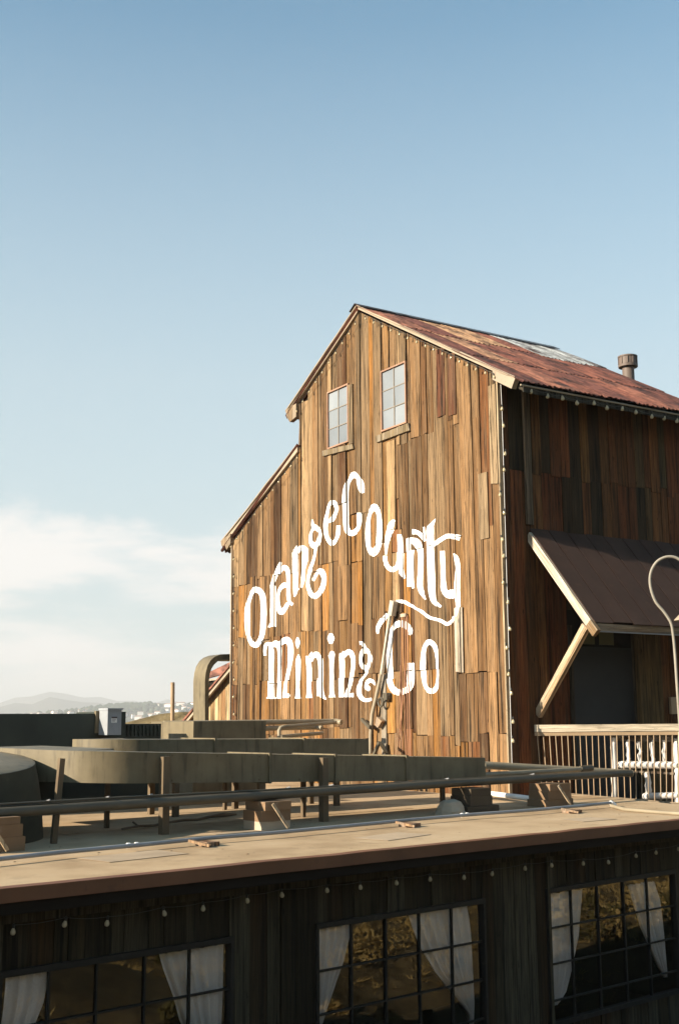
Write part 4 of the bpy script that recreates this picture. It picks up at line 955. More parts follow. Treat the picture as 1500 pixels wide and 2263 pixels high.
# curled seams of the felt
for (y_, x0_, x1_) in ((10.75, 5.6, 9.2), (12.3, 6.5, 12)):
    mb = MB(); ps = [NP(x0_+(x1_-x0_)*i/14, y_+.03*noise.noise((i*.7, y_, 0)), ROOFZ+.004) for i in range(15)]
    for a, b in zip(ps, ps[1:]): mb.add([a, b, b+NYV*.05+EZ*.008, a+NYV*.05+EZ*.008], [(0, 1, 2, 3)])
    mk('felt_seam', mb, M['felt'], nb)
mb = MB(); rnd = random.Random(77)
for k in range(130):
    xx, yy = rnd.uniform(3.2, 15.5), rnd.uniform(8.95, 12.6); p = NP(xx, yy, ROOFZ+.002)
    if xx > 14.3 and yy > 11: continue
    sz = rnd.uniform(.004, .011); a = rnd.uniform(0, 3.1); u = Vector((math.cos(a), math.sin(a), 0))*sz*rnd.uniform(.8, 2.2); v = Vector((-math.sin(a), math.cos(a), 0))*sz
    mb.add([p-u, p-v, p+u, p+v, p+EZ*sz*.7], [(0, 1, 4), (1, 2, 4), (2, 3, 4), (3, 0, 4)])
o = mk('roof_debris', mb, M['duct_leg0'], nb, kind='stuff')
for (cx_, cy_, w_, d_, a_) in ((9.0, 9.55, .8, .45, .1), (12.2, 9.4, .6, .4, -.05), (6.0, 9.9, .9, .5, .05), (8.1, 11.0, .7, .4, 0)):
    mb = MB(); q = NP(cx_, cy_, ROOFZ+.004); u = NXV*w_/2+NYV*a_*w_; v = NYV*d_/2-NXV*a_*d_; mb.hexa(q-u-v, u*2, v*2, EZ*.002); mk('felt_patch', mb, M['felt_patch'], nb)
# wall: boards and three windows
YN = 9.0
def fpx(px, py): return nloc(on_ny(px, py, YN))
WINS = [(fpx(2, 2150).x, fpx(505, 2090).x), (fpx(699, 2045).x, fpx(1062, 2000).x), (fpx(1206, 1982).x, fpx(1484, 1945).x)]
WZ0, WZ1 = 1.66, 3.045
rnd = random.Random(31)
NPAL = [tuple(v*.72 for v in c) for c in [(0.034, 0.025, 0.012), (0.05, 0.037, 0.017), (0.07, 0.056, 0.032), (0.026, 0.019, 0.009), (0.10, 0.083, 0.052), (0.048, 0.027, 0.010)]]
x = -1.0
stops = sorted([v for w_ in WINS for v in w_]+[16.0]); si = 0
while si < len(stops):
    span = stops[si]-x; w_ = rnd.uniform(.12, .24)
    nxt = x+w_ if span > w_+.1 else stops[si]
    inside = any(a-.01 < (x+nxt)/2 < b+.01 for a, b in WINS)
    d = rnd.uniform(.0, .02); j = rnd.uniform(-.004, .004)
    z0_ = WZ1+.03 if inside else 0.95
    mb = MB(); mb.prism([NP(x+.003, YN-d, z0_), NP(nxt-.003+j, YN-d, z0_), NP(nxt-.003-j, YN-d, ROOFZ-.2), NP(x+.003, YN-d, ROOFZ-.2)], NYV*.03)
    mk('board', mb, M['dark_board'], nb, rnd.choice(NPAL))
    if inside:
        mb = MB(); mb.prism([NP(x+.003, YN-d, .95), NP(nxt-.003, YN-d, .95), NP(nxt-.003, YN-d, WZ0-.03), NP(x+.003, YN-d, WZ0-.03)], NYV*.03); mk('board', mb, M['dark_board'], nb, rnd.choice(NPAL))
    if rnd.random() < .16 and not inside:
        mb = MB(); mb.nbox(nxt-.02, nxt+.02, YN-.05, YN-.022, .95, ROOFZ-.2); mk('batten', mb, M['dark_board'], nb, rnd.choice(NPAL))
    x = nxt
    if abs(nxt-stops[si]) < 1e-6: si += 1
# frieze board under the fascia
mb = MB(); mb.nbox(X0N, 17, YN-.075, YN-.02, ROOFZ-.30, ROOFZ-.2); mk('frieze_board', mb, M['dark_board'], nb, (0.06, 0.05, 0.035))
# room behind: shell with back wall, floor, end walls
mb = MB(); mb.nbox(-1, 16, 13.0, 13.1, .8, 3.5); mb.nbox(-1, 16, 9.05, 13.0, .7, .8); mb.nbox(-1.1, -1, 9.05, 13.0, .8, 3.5); mb.nbox(16, 16.1, 9.05, 13, .8, 3.5)
mb.nbox(-1, 16, 9.05, 13, 3.44, 3.5)
for (a, b) in ((-1, WINS[0][0]), (WINS[0][1], WINS[1][0]), (WINS[1][1], WINS[2][0]), (WINS[2][1], 16)): mb.nbox(a, b, YN+.04, YN+.06, .8, 3.44)
for (a, b) in WINS: mb.nbox(a, b, YN+.04, YN+.06, .8, WZ0); mb.nbox(a, b, YN+.04, YN+.06, WZ1, 3.44)
mk('room_lining', mb, M['interior'], nb)
M['dark_frame'] = painted('black_window_frame', (0.014, 0.012, 0.010), spots=(0.06, 0.05, 0.04), amt=0.4)
def curtain_mesh(x0t, x1t, prof, yb, waves, seed):
    """prof: list of (z, xleft, xright) from top to bottom; folds run down the cloth"""
    rg = random.Random(seed); mb = MB(); nc = 36; ph = [rg.uniform(0, 6.28) for _ in range(3)]
    rows = []
    for (za, la, ra), (zb, lb_, rb_) in zip(prof, prof[1:]):
        for k in range(5): u = k/5; rows.append((za+(zb-za)*u, la+(lb_-la)*u, ra+(rb_-ra)*u))
    rows.append(prof[-1])
    for (z, l, r) in rows:
        for i in range(nc+1):
            s = i/nc; amp = .028*min(1.0, (r-l)/.25+.35)
            dy = amp*(math.sin(s*waves*6.28+ph[0]) + .45*math.sin(s*waves*12.9+ph[1]) + .3*math.sin(s*waves*3.7+z*2+ph[2]))
            mb.v.append(NP(l+(r-l)*s, yb+dy, z))
    for j in range(len(rows)-1):
        for i in range(nc): mb.f.append([j*(nc+1)+i, j*(nc+1)+i+1, (j+1)*(nc+1)+i+1, (j+1)*(nc+1)+i]); mb.mi.append(0)
    return mb
YC = YN+.075
def cpx(px, py): q = nloc(on_ny(px, py, YC)); return q.x, q.z
CUR = [
 [[(10, 112, 2150), (8, 108, 2185), (5, 100, 2225), (0, 80, 2270), (-2, 52, 2330), (-3, 30, 2400)], [(352, 492, 2105), (362, 491, 2140), (383, 490, 2195), (398, 488, 2250), (420, 486, 2300), (450, 484, 2370)]],
 [[(699, 774, 2040), (700, 772, 2075), (701, 758, 2130), (702, 740, 2175), (703, 722, 2225), (704, 710, 2265)], [(895, 1030, 2012), (908, 1036, 2050), (925, 1040, 2090), (958, 1042, 2145), (995, 1043, 2190), (1030, 1044, 2235), (1040, 1044, 2270)]],
 [[(1206, 1287, 1975), (1208, 1284, 2020), (1210, 1280, 2080), (1212, 1268, 2140), (1215, 1250, 2195), (1217, 1228, 2222)], [(1385, 1445, 1955), (1397, 1459, 1995), (1412, 1465, 2045), (1432, 1468, 2090), (1450, 1470, 2130), (1466, 1472, 2160)]],
]
BARS = [[110, 215, 320, 418], [775, 851, 925, 997], [1263, 1322, 1380, 1433]]
wl = ['leftmost of the three wide windows', 'middle wide window of the front wall', 'rightmost of the three wide windows']
for k, (a, b) in enumerate(WINS):
    mb = MB(); f = .03
    mb.nbox(a-f, b+f, YN-.045, YN+.036, WZ1, WZ1+.05); mb.nbox(a-f, b+f, YN-.045, YN+.036, WZ0-.05, WZ0); mb.nbox(a-f, a, YN-.044, YN+.036, WZ0, WZ1); mb.nbox(b, b+f, YN-.044, YN+.036, WZ0, WZ1)
    wn = mk('window', mb, M['dark_frame'], nb, label=wl[k])
    xs_ = [a]+[fpx(px, 2090).x for px in BARS[k]]+[b]; zs_ = [WZ0, WZ0+.235, WZ0+.615, WZ0+1.0, WZ1]
    zs_ = [WZ1-.39*i for i in range(4)]+[WZ0]; zs_ = zs_[::-1]
    mb = MB()
    for xx in xs_[1:-1]: mb.nbox(xx-.009, xx+.009, YN-.02, YN+.012, WZ0, WZ1)
    for zz in zs_[1:-1]:
        for xa, xb in zip(xs_, xs_[1:]): mb.nbox(xa+.012, xb-.012, YN-.018, YN+.010, zz-.009, zz+.009)
    mk('glazing_bar', mb, M['dark_frame'], wn)
    for i in range(5):
        for j in range(4):
            tx, tz = random.uniform(-.0025, .0025), random.uniform(-.0025, .0025); mb = MB()
            p = [NP(xs_[i]+.012, YN+.002-tx-tz, zs_[j]+.012), NP(xs_[i+1]-.012, YN+.002+tx-tz, zs_[j]+.012), NP(xs_[i+1]-.012, YN+.002+tx+tz, zs_[j+1]-.012), NP(xs_[i]+.012, YN+.002-tx+tz, zs_[j+1]-.012)]
            mb.add(p, [(0, 1, 2, 3)]); mk('pane', mb, M['glass'], wn)
    for ci, cp in enumerate(CUR[k]):
        pf = []
        for (l, r, y) in cp:
            lx, lz = cpx(l, y); rx, rz = cpx(r, y-(r-l)*.11); pf.append(((lz+rz)/2, lx, rx))
        mb = curtain_mesh(0, 0, pf, YC, (3.2, 5.4, 4.1, 6.2, 3.6, 4.8)[k*2+ci], k*5+ci); o = mk('curtain', mb, M['curtain'], wn); o.data.polygons.foreach_set('use_smooth', [True]*len(o.data.polygons))
bp = [(30, 2062), (145, 2045), (238, 2043), (362, 2021), (449, 2010), (546, 1993), (622, 1980), (722, 1970), (796, 1963), (875, 1953), (950, 1945), (1025, 1941), (1088, 1933), (1160, 1921), (1218, 1914), (1288, 1910), (1343, 1907), (1404, 1893), (1449, 1886), (1498, 1878)]
pts = [on_ny(a, b, YN-.10) for a, b in bp]
light_string('string of bulbs along the shaded front wall below the red fascia', pts, [p+EZ*.06 for p in pts], 'cord', .012, .003, .68, hang=.0, bulb=BULB_DIM)

# ================================================================== ROOF EQUIPMENT (turned with the near building)
def on_roof(px, py): return nloc(on_z(px, py, ROOFZ))
def duct_run(name, label, x_bend, r, ph0, x_end, yf, depth, zt0, zt1, hgt0, hgt1, seams, back=None):
    root = thing(name, label, 'duct', NP((x_bend+x_end)/2, yf, ROOFZ), NA)
    pl = []
    for i in range(13):
        a = R_(ph0+(90-ph0)*i/12); pl.append((x_bend-r*math.cos(a), yf+r-r*math.sin(a), (math.cos(a), math.sin(a))))
    nS = 8
    for i in range(1, nS+1): pl.append((x_bend+(x_end-x_bend)*i/nS, yf, (0, 1)))
    xmin = pl[0][0]; mb = MB(); vt = []
    for (x, y, nn) in pl:
        u = (x-xmin)/(x_end-xmin); zt = zt0+(zt1-zt0)*u; h = hgt0+(hgt1-hgt0)*u; ix, iy = x+nn[0]*depth, y+nn[1]*depth
        vt.append((NP(x, y, zt), NP(x, y, zt-h), NP(ix, iy, zt-h), NP(ix, iy, zt)))
    for a, b in zip(vt, vt[1:]): mb.add(list(a)+list(b), [(0, 1, 5, 4), (1, 2, 6, 5), (2, 3, 7, 6), (3, 0, 4, 7)])
    mb.add(list(vt[0]), [(3, 2, 1, 0)]); mb.add(list(vt[-1]), [(0, 1, 2, 3)])
    o = mk('duct_body', mb, M['duct'], root); smooth(o, 30)
    for sx in seams:
        mb = MB(); u = (sx-xmin)/(x_end-xmin); zt = zt0+(zt1-zt0)*u; h = hgt0+(hgt1-hgt0)*u
        mb.nbox(sx-.018, sx+.018, yf-.022, yf+depth+.01, zt-h-.015, zt+.016); mk('seam', mb, M['duct'], root)
    for k in range(9):
        u = (k+.5)/9; sx = x_bend + (x_end-x_bend)*u; uu = (sx-xmin)/(x_end-xmin); zt = zt0+(zt1-zt0)*uu; h = hgt0+(hgt1-hgt0)*uu
        for zz in (zt-.03, zt-h+.03): mb = MB(); mb.nbox(sx-.008, sx+.008, yf-.007, yf-.001, zz-.008, zz+.008); mk('screw', mb, M['duct_leg'], root)
    return root, vt
M['duct_leg'] = painted('brown_steel_leg', (0.12, 0.085, 0.05), amt=0.4, rough=0.6)
d1, vt1 = duct_run('air_duct', 'long olive square duct across the roof, nearest of the two', 7.2, .82, 12, 12.76, 11.6, .85, 4.68, 4.45, .345, .31, [8.9, 9.95, 11.2])
# transition piece at the duct's left end
A_, B_, C_, D_ = vt1[0]
mb = MB(); bk = NXV*-.42+NYV*1.0
mb.add([A_, B_, C_, D_, A_+bk+EZ*.03, B_+bk-EZ*.03, C_+bk-EZ*.03, D_+bk+EZ*.03], [(0, 4, 5, 1), (3, 7, 4, 0), (1, 5, 6, 2), (7, 3, 2, 6), (4, 7, 6, 5)]); mk('transition', mb, M['duct'], d1)
def leg(root, px_foot, ztop, w_=.05, dep=.05, lean=0.0, mt_='pipe_leg'):
    f = on_roof(*px_foot); mb = MB(); p = NP(f.x, f.y, ROOFZ); q = NP(f.x+lean, f.y, ztop); mb.beam(p, q, w_, dep, up=NYV); mk('leg', mb, M['duct_leg'], root)
f = on_roof(378, 1846); mb = MB(); mb.nbox(f.x-.045, f.x+.045, 11.50, 11.585, ROOFZ, 4.60); mk('leg', mb, M['duct_leg'], d1)
f = on_roof(729, 1817); mb = MB(); mb.nbox(f.x-.045, f.x+.045, 11.50, 11.585, ROOFZ, 4.53); mk('leg', mb, M['duct_leg'], d1)
mb = MB(); a = nloc(on_ny(120, 1832, 11.5)); b_ = nloc(on_ny(137, 1676, 11.5)); mb.beam(NP(a.x, 11.5, ROOFZ), NP(b_.x, 11.5, b_.z), .06, .05, up=NYV); mk('leg', mb, M['duct_leg'], d1)
for pf in ((236, 1830), (670, 1806)): leg(d1, pf, 4.32)
for px in (497, 576, 672): leg(d1, (px, 1790), 4.3, .045, .045)
leg(d1, (978, 1790), 4.2, .06)
d2, vt2 = duct_run('roof_duct', 'second olive duct lying behind the longest roof duct', 8.4, .8, 5, 12.16, 13.4, .8, 4.77, 4.71, .5, .5, [9.35, 10.9])
for x_ in (8.8, 10.2, 11.6): 
    for y_ in (13.5, 14.1):
        mb = MB(); mb.nbox(x_-.04, x_+.04, y_-.03, y_+.03, ROOFZ, 4.3); mk('leg', mb, M['duct_leg'], d2)
# curb box under the bend, widened left to darken the open gap
f0, f1 = nloc(on_ny(60, 1766, 13.2)), nloc(on_ny(269, 1766, 13.2))
mb = MB(); mb.nbox(f0.x, f1.x, 13.2, 14.0, f0.z, 4.45); mk('metal_box', mb, M['dark_duct'], label='dark metal box hanging under the bend of the nearest duct', cat='metal box')
# fan housing at far left
mb = MB(); mb.lathe(NP(4.55, 12.55, 0), [(1.70, ROOFZ), (1.67, 4.1), (1.62, 4.38), (1.58, 4.575), (1.55, 4.585), (1.2, 4.60), (.7, 4.615), (.05, 4.62)], 56)
cc = NP(4.66, 12.66, 0)
mb.v = [v + (cc-NP(4.55, 12.55, 0)) for v in mb.v]; mb.v = [v - NYV*((v-cc).dot(NYV))*.24 for v in mb.v]
for v in mb.v:
    if v.z > 4.3: v.z += .13*(v-cc).dot(NYV)*min(1, (v.z-4.3)/.2) + .03
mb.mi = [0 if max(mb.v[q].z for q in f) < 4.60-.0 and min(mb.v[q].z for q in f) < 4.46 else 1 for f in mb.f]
o = mk('fan_housing', mb, [M['housing_shade'], M['duct']], label='big round domed fan housing at the left edge of roof', cat='fan housing'); smooth(o, 28)

# back row: parapet box, disconnect cabinet, louvre panel, condenser, pipes
YB = 15.5
def bx(name, p0, p1, yf, dep, mt_, label, cat, zb=None, parent=None):
    a, b = nloc(on_ny(*p0, yf)), nloc(on_ny(*p1, yf)); mb = MB(); mb.nbox(a.x, b.x, yf, yf+dep, zb if zb is not None else b.z, a.z)
    return mk(name, mb, mt_, parent, label=label, cat=cat) if label else mk(name, mb, mt_, parent)
hv = thing('air_handler', 'long dark green air handler at left, lower end lit beige', 'air handler', NP(7, YB, ROOFZ), NA)
bx('cabinet', (-260, 1578), (213, 1630), YB, 1.1, M['dark_duct'], None, None, ROOFZ, hv)
bx('end_panel', (213, 1571), (232, 1620), YB-.03, .05, M['duct'], None, None, None, hv)
bx('end_cap', (214, 1573), (277, 1640), YB+.06, .6, M['dark_duct'], None, None, ROOFZ, hv)
el = thing('electric_box', 'grey electric disconnect box with small warning label on front', 'electric box', NP(9, YB-.3, ROOFZ), NA)
a, b_ = nloc(on_ny(239, 1569, YB-.28)), nloc(on_ny(268, 1624, YB-.28)); mb = MB(); mb.nbox(a.x, b_.x, YB-.28, YB-.035, b_.z, a.z); mk('case', mb, M['elec'], el)
mb = MB(); mb.nbox(a.x-.012, b_.x+.012, YB-.30, YB-.033, a.z, a.z+.025); mk('lid', mb, M['elec'], el)
a, b_ = nloc(on_ny(247, 1584, YB-.284)), nloc(on_ny(259, 1597, YB-.284)); mb = MB(); mb.nbox(a.x, b_.x, YB-.284, YB-.281, b_.z, a.z); lbl = mk('warning_label', mb, M['label_white'], el)
mb = MB(); mb.nbox(a.x, b_.x, YB-.287, YB-.2845, a.z-.022, a.z)
for k in range(3): mb.nbox(a.x+.012, b_.x-.015-.012*k, YB-.287, YB-.2845, a.z-.038-.014*k, a.z-.033-.014*k)
mk('label_print', mb, M['label_dark'], lbl)
lv = thing('louvre_panel', 'dark ribbed louvre panel right of the grey electric box', 'vent panel', NP(9.5, YB, ROOFZ), NA)
bx('panel', (277, 1600), (356, 1632), YB+.1, .5, M['dark_duct'], None, None, ROOFZ, lv)
for k in range(9):
    px = 282+k*8.5; a = nloc(on_ny(px, 1602, YB+.08)); b_ = nloc(on_ny(px+3, 1626, YB+.08)); mb = MB(); mb.nbox(a.x, b_.x, YB+.07, YB+.1, b_.z, a.z); mk('rib', mb, M['dark_duct'], lv)
cu = thing('condenser_unit', 'low brown rooftop condenser box in front of the barn foot', 'condenser', NP(11, YB-.2, ROOFZ), NA)
a, b_ = nloc(on_ny(428, 1594, YB-.2)), nloc(on_ny(588, 1590, YB-.2))
mb = MB(); mb.nbox(a.x, b_.x, YB-.2, YB+1.0, ROOFZ, a.z); mk('case', mb, M['duct'], cu)
def pipe(name, label, pts, r, mt_, parent=None, cat='pipe', n=10, **kw):
    mb = MB(); mb.tube(pts, r, n); o = mk(name, mb, M[mt_], parent, **(dict(label=label, cat=cat) if label else {}), **kw); return smooth(o, 60)
def npx(px, py, y): return on_ny(px, py, y)
pr = thing('pipe_pair', 'two parallel beige pipes running behind the condenser to the barn', 'pipes', npx(590, 1630, YB+1.3))
for (yl, yr, xe) in ((1599, 1594, 735), (1615, 1607, 692)):
    y_ = YB+1.15
    A = npx(362, yl, y_); Bp = npx(xe, yr, y_); pipe('pipe', None, [A, Bp], .045, 'pipe_beige', pr)
    pipe('elbow', None, [Bp, Bp+NXV*.06-NYV*.02, Bp+NXV*.08-NYV*.15-EZ*.02], .047, 'pipe_beige', pr)
pr2 = thing('return_pipe', 'bent beige pipe with a down-turned end beside the condenser', 'pipes', npx(615, 1630, YB+.4))
pipe('pipe', None, [npx(617, 1632, YB+.3), npx(617, 1614, YB+.3), npx(620, 1608, YB+.3), npx(627, 1606, YB+.3), npx(735, 1597, YB+.6), npx(741, 1596, YB+.7)], .032, 'pipe_beige', pr2)
pipe('lower_pipe', None, [npx(620, 1628, YB+.35), npx(700, 1621, YB+.55), npx(712, 1620, YB+.7)], .032, 'pipe_beige', pr2)
pipe('vent_pole', 'thin brown vent pole standing behind the roof pipes', [npx(381, 1640, YB+1.9), npx(382, 1508, YB+1.9)], .035, 'pole_brown' if 'pole_brown' in M else 'iron', cat='pole')
# inverted-U duct beside the barn's left edge
YU = 25.0
ud = thing('curved_duct', 'beige inverted U shaped duct at the left edge of barn', 'duct', on_y(460, 1600, YU))
out_ = [(435, 1640), (435, 1500), (437, 1482), (442, 1467), (451, 1455), (462, 1448), (476, 1445), (516, 1445), (545, 1445)]
inn_ = [(490-34, 1640), (457, 1500), (458, 1487), (462, 1476), (468, 1467), (476, 1461), (486, 1459), (516, 1459), (545, 1459)]
out_ = [(453, 1640), (453, 1504), (455, 1486), (459, 1471), (466, 1459), (475, 1451), (488, 1446), (516, 1445), (545, 1445)]
inn_ = [(462, 1640), (462, 1505), (464, 1489), (468, 1477), (474, 1468), (482, 1461), (493, 1458), (516, 1459), (545, 1459)]
mb = MB(); vt = []
dpU = EY*.62
for (o1, i1) in zip(out_, inn_):
    p, q = on_y(*o1, YU), on_y(*i1, YU); vt.append((p, q, q+dpU, p+dpU))
for a, b in zip(vt, vt[1:]): mb.add(list(a)+list(b), [(0, 1, 5, 4), (1, 2, 6, 5), (2, 3, 7, 6), (3, 0, 4, 7)])
o = mk('duct_body', mb, M['duct_u'] if 'duct_u' in M else M['duct'], ud); smooth(o, 30)

# black pipe run on blocks, thin conduits on it, second beige pipe
YP = 11.25
bpz = 4.13
pa_, pb_ = npx(-40, 1799, YP), npx(1392, 1708, YP)
bp_ = thing('roof_pipe', 'long dark roof pipe carrying thin conduits on block supports', 'pipe', NP(9, YP, bpz-.06), NA)
pipe('pipe', None, [pa_, npx(590, 1758, YP), npx(1000, 1731, YP), pb_], .052, 'pipe_dark', bp_, n=14)
for k, (dy, dz_, x1_) in enumerate(((.075, .035, 1290), (.03, .062, 1385))):
    a, b_ = nloc(pa_), nloc(npx(x1_, 1710, YP)); pipe('conduit', None, [NP(a.x+(b_.x-a.x)*i/6, YP+dy, bpz+dz_+.004*math.sin(i*2)) for i in range(7)], .013, 'pipe_dark', bp_, n=8)
for px in (110, 240, 335, 640, 735, 990, 1180):
    c = nloc(npx(px, 1760, YP)); mb = MB(); mb.tube([NP(c.x, YP+.04+math.cos(i*.7)*.06, bpz+.05+abs(math.sin(i*.35))*.035) for i in range(5)], .008, 5); mk('pipe_clip', mb, M['pipe_grey'], bp_)
sp = thing('capped_pipe', 'beige pipe ending in a dark cap above the long roof pipe', 'pipe', NP(13.5, 11.6, 4.2), NA)
pipe('pipe', None, [npx(1000, 1716, 11.65), npx(1287, 1700, 11.65)], .035, 'pipe_beige', sp); pipe('cap', None, [npx(1281, 1700, 11.65), npx(1306, 1697, 11.65)], .05, 'pipe_dark', sp)
pipe('beige_pipe', 'thick pale pipe running from the duct end towards the railing', [npx(1068, 1691, 12.25), npx(1395, 1709, 11.6)], .058, 'pipe_beige')
def blocks(label, cx, cy, layers, br=None):
    root = thing('pipe_support', label, 'pipe support', NP(cx, cy, ROOFZ), NA, 'block supports under the long roof pipe'); z = ROOFZ
    for (w_, d_, h_, ox, mt_) in layers:
        mb = MB(); mb.nbox(cx-w_/2+ox, cx+w_/2+ox, cy-d_/2, cy+d_/2, z+.002, z+h_); mk('block', mb, M[mt_], root); z += h_
    if br:
        mb = MB(); mb.beam(NP(cx-.10, cy-d_/2-.05, z-.02), NP(cx+.07, cy-d_/2-.12, ROOFZ+.03), .035, .02, up=NYV); mk('brace', mb, M['timber_v'], root, (0.45, 0.33, 0.2))
    return root
b1 = on_roof(585, 1832); blocks('block support under the dark pipe, left of middle, with diagonal brace', b1.x+.02, YP, [(.42, .34, .10, 0, 'pale_block'), (.42, .36, .12, 0, 'brick_block'), (.38, .38, .10, .02, 'brick_block')], True)
b0 = on_roof(40, 1895); blocks('tall stained block support at the left end of the dark pipe', b0.x+.0, YP, [(.62, .36, .14, 0, 'brick_block'), (.56, .36, .12, 0, 'brick_block'), (.5, .36, .07, .0, 'brick_block')], True)
b2 = on_roof(1235, 1782); blocks('dark block support at the right end of the dark pipe', b2.x, YP, [(.62, .34, .10, 0, 'brick_block'), (.52, .36, .12, 0, 'brick_block'), (.46, .38, .10, 0, 'brick_block')], True)
b3 = on_roof(1010, 1795)
blocks('dark square block support standing behind the small mortar mound', b3.x+.16, YP+.02, [(.62, .40, .09, .02, 'dark_block'), (.44, .36, .13, 0, 'dark_block'), (.40, .36, .10, 0, 'dark_block')])
mb = MB(); q = NP(b3.x-.33, YP-.06, ROOFZ); mb.lathe(q, [(.21, 0), (.20, .05), (.17, .10), (.13, .165), (.07, .185), (.01, .19)], 11)
rnd = random.Random(6); mb.v = [v + Vector((rnd.uniform(-.02, .02), rnd.uniform(-.02, .02), rnd.uniform(-.012, .012) if v.z > ROOFZ+.02 else 0)) for v in mb.v]
mk('mortar_mound', mb, M['pale_block'], label='small lumpy pale mortar mound below the right end of the ducts', cat='roof mound')
# grey conduit along the ledge with couplings and wooden wedges
cl = thing('ledge_conduit', 'thin galvanised conduit along the front ledge of the roof', 'conduit', NP(9, 10.4, ROOFZ), NA)
cpts = [on_z(px, py, ROOFZ+.06) for px, py in ((-60, 1905), (130, 1884), (300, 1868), (460, 1852), (600, 1841), (760, 1826), (905, 1812), (1030, 1801), (1180, 1790), (1290, 1780), (1348, 1774))]
pipe('conduit', None, cpts, .021, 'pipe_grey', cl)
pipe('conduit_end', None, [cpts[-1], cpts[-1]+NXV*.05+NYV*.02, cpts[-1]+NXV*.09-EZ*.03, cpts[-1]+NXV*.10-EZ*.1], .03, 'pipe_white', cl)
for px, py in ((293, 1868), (1026, 1801)):
    c = on_z(px, py, ROOFZ+.06)
    for s in (-.06, .03): pipe('coupling', None, [c+NXV*s, c+NXV*(s+.03)], .027, 'pipe_white', cl)
for k, (px, py) in enumerate(((462, 1872), (912, 1829), (1272, 1798))):
    f = on_roof(px, py); root = thing('wooden_wedge', ['left wooden wedge propping the ledge conduit', 'middle wooden wedge propping the ledge conduit', 'right wooden wedge propping the ledge conduit'][k], 'wedge', NP(f.x, f.y, ROOFZ), NA, 'wedges under the ledge conduit')
    mb = MB(); mb.nbox(f.x-.02, f.x+.13, f.y-.0, f.y+.22, ROOFZ+.002, ROOFZ+.045); mk('block', mb, M['timber_v'], root, (0.24, 0.13, 0.07))
    mb = MB(); mb.beam(NP(f.x-.16, f.y+.12, ROOFZ+.065), NP(f.x-.03, f.y-.06, ROOFZ+.02), .05, .025); mk('cleat', mb, M['timber_v'], root, (0.40, 0.24, 0.13))
pipe('white_pipe', 'short white plastic pipe on roof behind the dark pipe', [on_z(1068, 1752, ROOFZ+.1), on_z(1182, 1766, ROOFZ+.1)], .04, 'pipe_white')
pipe('roof_hose', 'pale hose lying from conduit end along the right roof', [on_z(1350, 1781, ROOFZ+.03), on_z(1380, 1789, ROOFZ+.025), on_z(1440, 1794, ROOFZ+.025), on_z(1540, 1801, ROOFZ+.025)], .025, 'pipe_beige', cat='hose')
s0_, s1_ = on_roof(270, 1838), on_roof(522, 1803)
mb = MB(); sp_ = [NP(s0_.x+(s1_.x-s0_.x)*i/8, s0_.y+(s1_.y-s0_.y)*i/8, ROOFZ+.03+.01*math.sin(i*2.2)) for i in range(9)]; mb.tube(sp_, [.012, .015, .017, .015, .018, .016, .02, .028, .012], 7); mb.tube([sp_[1], sp_[1]-NXV*.06+EZ*.05+NYV*.03], .012, 5)
mk('fallen_branch', mb, M['bark'] if 'bark' in M else M['duct_leg'], label='dead dark branch lying on the sunlit roof under the ducts', cat='branch')
mb = MB(); mb.hexa(on_z(1136, 1684, 4.3), EX*.13, EY*.05, EZ*.1); mk('junction_box', mb, M['pipe_white'], label='small white junction box at the barn corner foot', cat='electric box')

# ================================================================== SHED AND ROOF BEYOND THE BARN
XSH = 15.6
sh = thing('red_roofed_shed', 'small board shed with sloping red roof behind the curved duct', 'shed', on_x(470, 1600, XSH))
g = lambda px, py, d=0.0: on_x(px, py, XSH+d)
mb = MB(); mb.prism([g(407, 1600), g(540, 1600), g(540, 1462), g(512, 1475)], EX*4); mk('sheathing', mb, M['dark_void'], sh)
px = 412.0; rnd = random.Random(8)
while px < 514:
    w_ = rnd.uniform(6, 10); top = 1598-(px+w_/2-405)*(1598-1474)/(509-405)+9
    if top < 1590:
        mb = MB(); mb.prism([g(px, 1640, -.03), g(px+w_-1, 1640, -.03), g(px+w_-1, top-4, -.03), g(px, top+4, -.03)], EX*.03); mk('board', mb, M['board'], sh, rnd.choice([(0.5, 0.28, 0.1), (0.42, 0.26, 0.12), (0.3, 0.16, 0.07), (0.5, 0.36, 0.2)]))
    px += w_
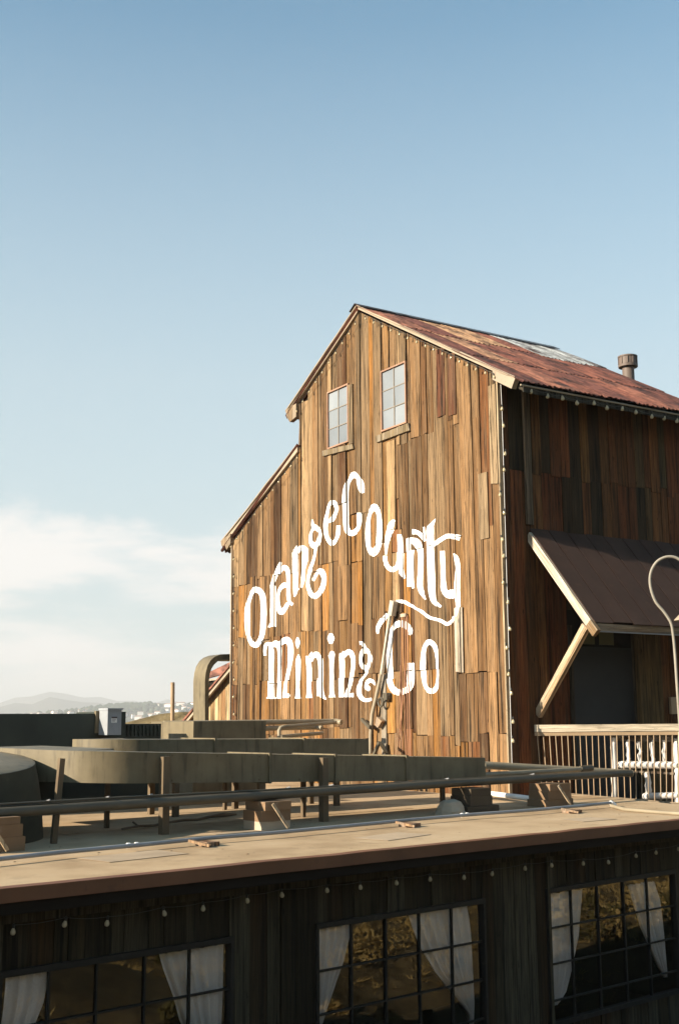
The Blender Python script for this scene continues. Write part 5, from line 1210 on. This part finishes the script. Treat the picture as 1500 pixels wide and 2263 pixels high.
mb = MB(); mb.prism([g(401, 1598, -.25), g(512, 1466, -.25), g(512, 1478, -.25), g(404, 1607, -.25)], EX*.07); mk('barge_board', mb, M['barge_red'] if 'barge_red' in M else M['trim'], sh)
mb = MB(); mb.prism([g(400, 1595, -.3), g(520, 1452, -.3), g(520, 1456, -.3), g(401, 1599, -.3)], EX*4.5); mk('roof', mb, M['rust'], sh, (0.30, 0.12, 0.08))
s2 = thing('farther_shed', 'red roofed outbuilding glimpsed through the curved duct', 'shed', on_x(480, 1520, 19.0))
g2 = lambda px, py, d=0.0: on_x(px, py, 19.0+d)
mb = MB(); mb.prism([g2(452, 1490), g2(540, 1448), g2(540, 1476), g2(452, 1501)], EX*.1); mk('roof', mb, M['rust'], s2, (0.28, 0.12, 0.085))
mb = MB(); mb.prism([g2(452, 1502, -.02), g2(500, 1496, -.02), g2(500, 1500, -.02), g2(452, 1506, -.02)], EX*.2); mk('eave_board', mb, M['trim'], s2)
mb = MB(); mb.prism([g2(462, 1506, .1), g2(540, 1500, .1), g2(540, 1640, .1), g2(462, 1640, .1)], EX*2); mk('wall', mb, M['dark_void'], s2)
# hipped brown roof beyond
XR = 34.0; hr = thing('brown_roofed_house', 'distant house with low brown hipped roof left of the shed', 'house', on_x(360, 1600, XR))
g3 = lambda px, py, d=0.0: on_x(px, py, XR+d)
a, b_, c, d_ = g3(262, 1600), g3(355, 1582), g3(384, 1575), g3(432, 1580); 
e0_, e1_ = g3(250, 1604, 0), g3(440, 1604, 0)
mb = MB(); mb.add([e0_, e1_, e1_+EX*8, e0_+EX*8, g3(352, 1578, 2.5), g3(400, 1573, 2.5), g3(400, 1573, 2.5)+EX*2, g3(352, 1578, 2.5)+EX*2], [(0, 1, 5, 4), (1, 2, 6, 5), (2, 3, 7, 6), (3, 0, 4, 7), (4, 5, 6, 7)]); mk('roof', mb, M['thatch'] if 'thatch' in M else M['ground'], hr)
mb = MB(); mb.prism([e0_+EY*-.6+EX*.4-EZ*.01, e1_+EY*.6+EX*.4-EZ*.01, e1_+EY*.6+EX*7.6-EZ*.01, e0_-EY*.6+EX*7.6-EZ*.01], (0, 0, -5)); mk('wall', mb, M['far_wall'], hr)
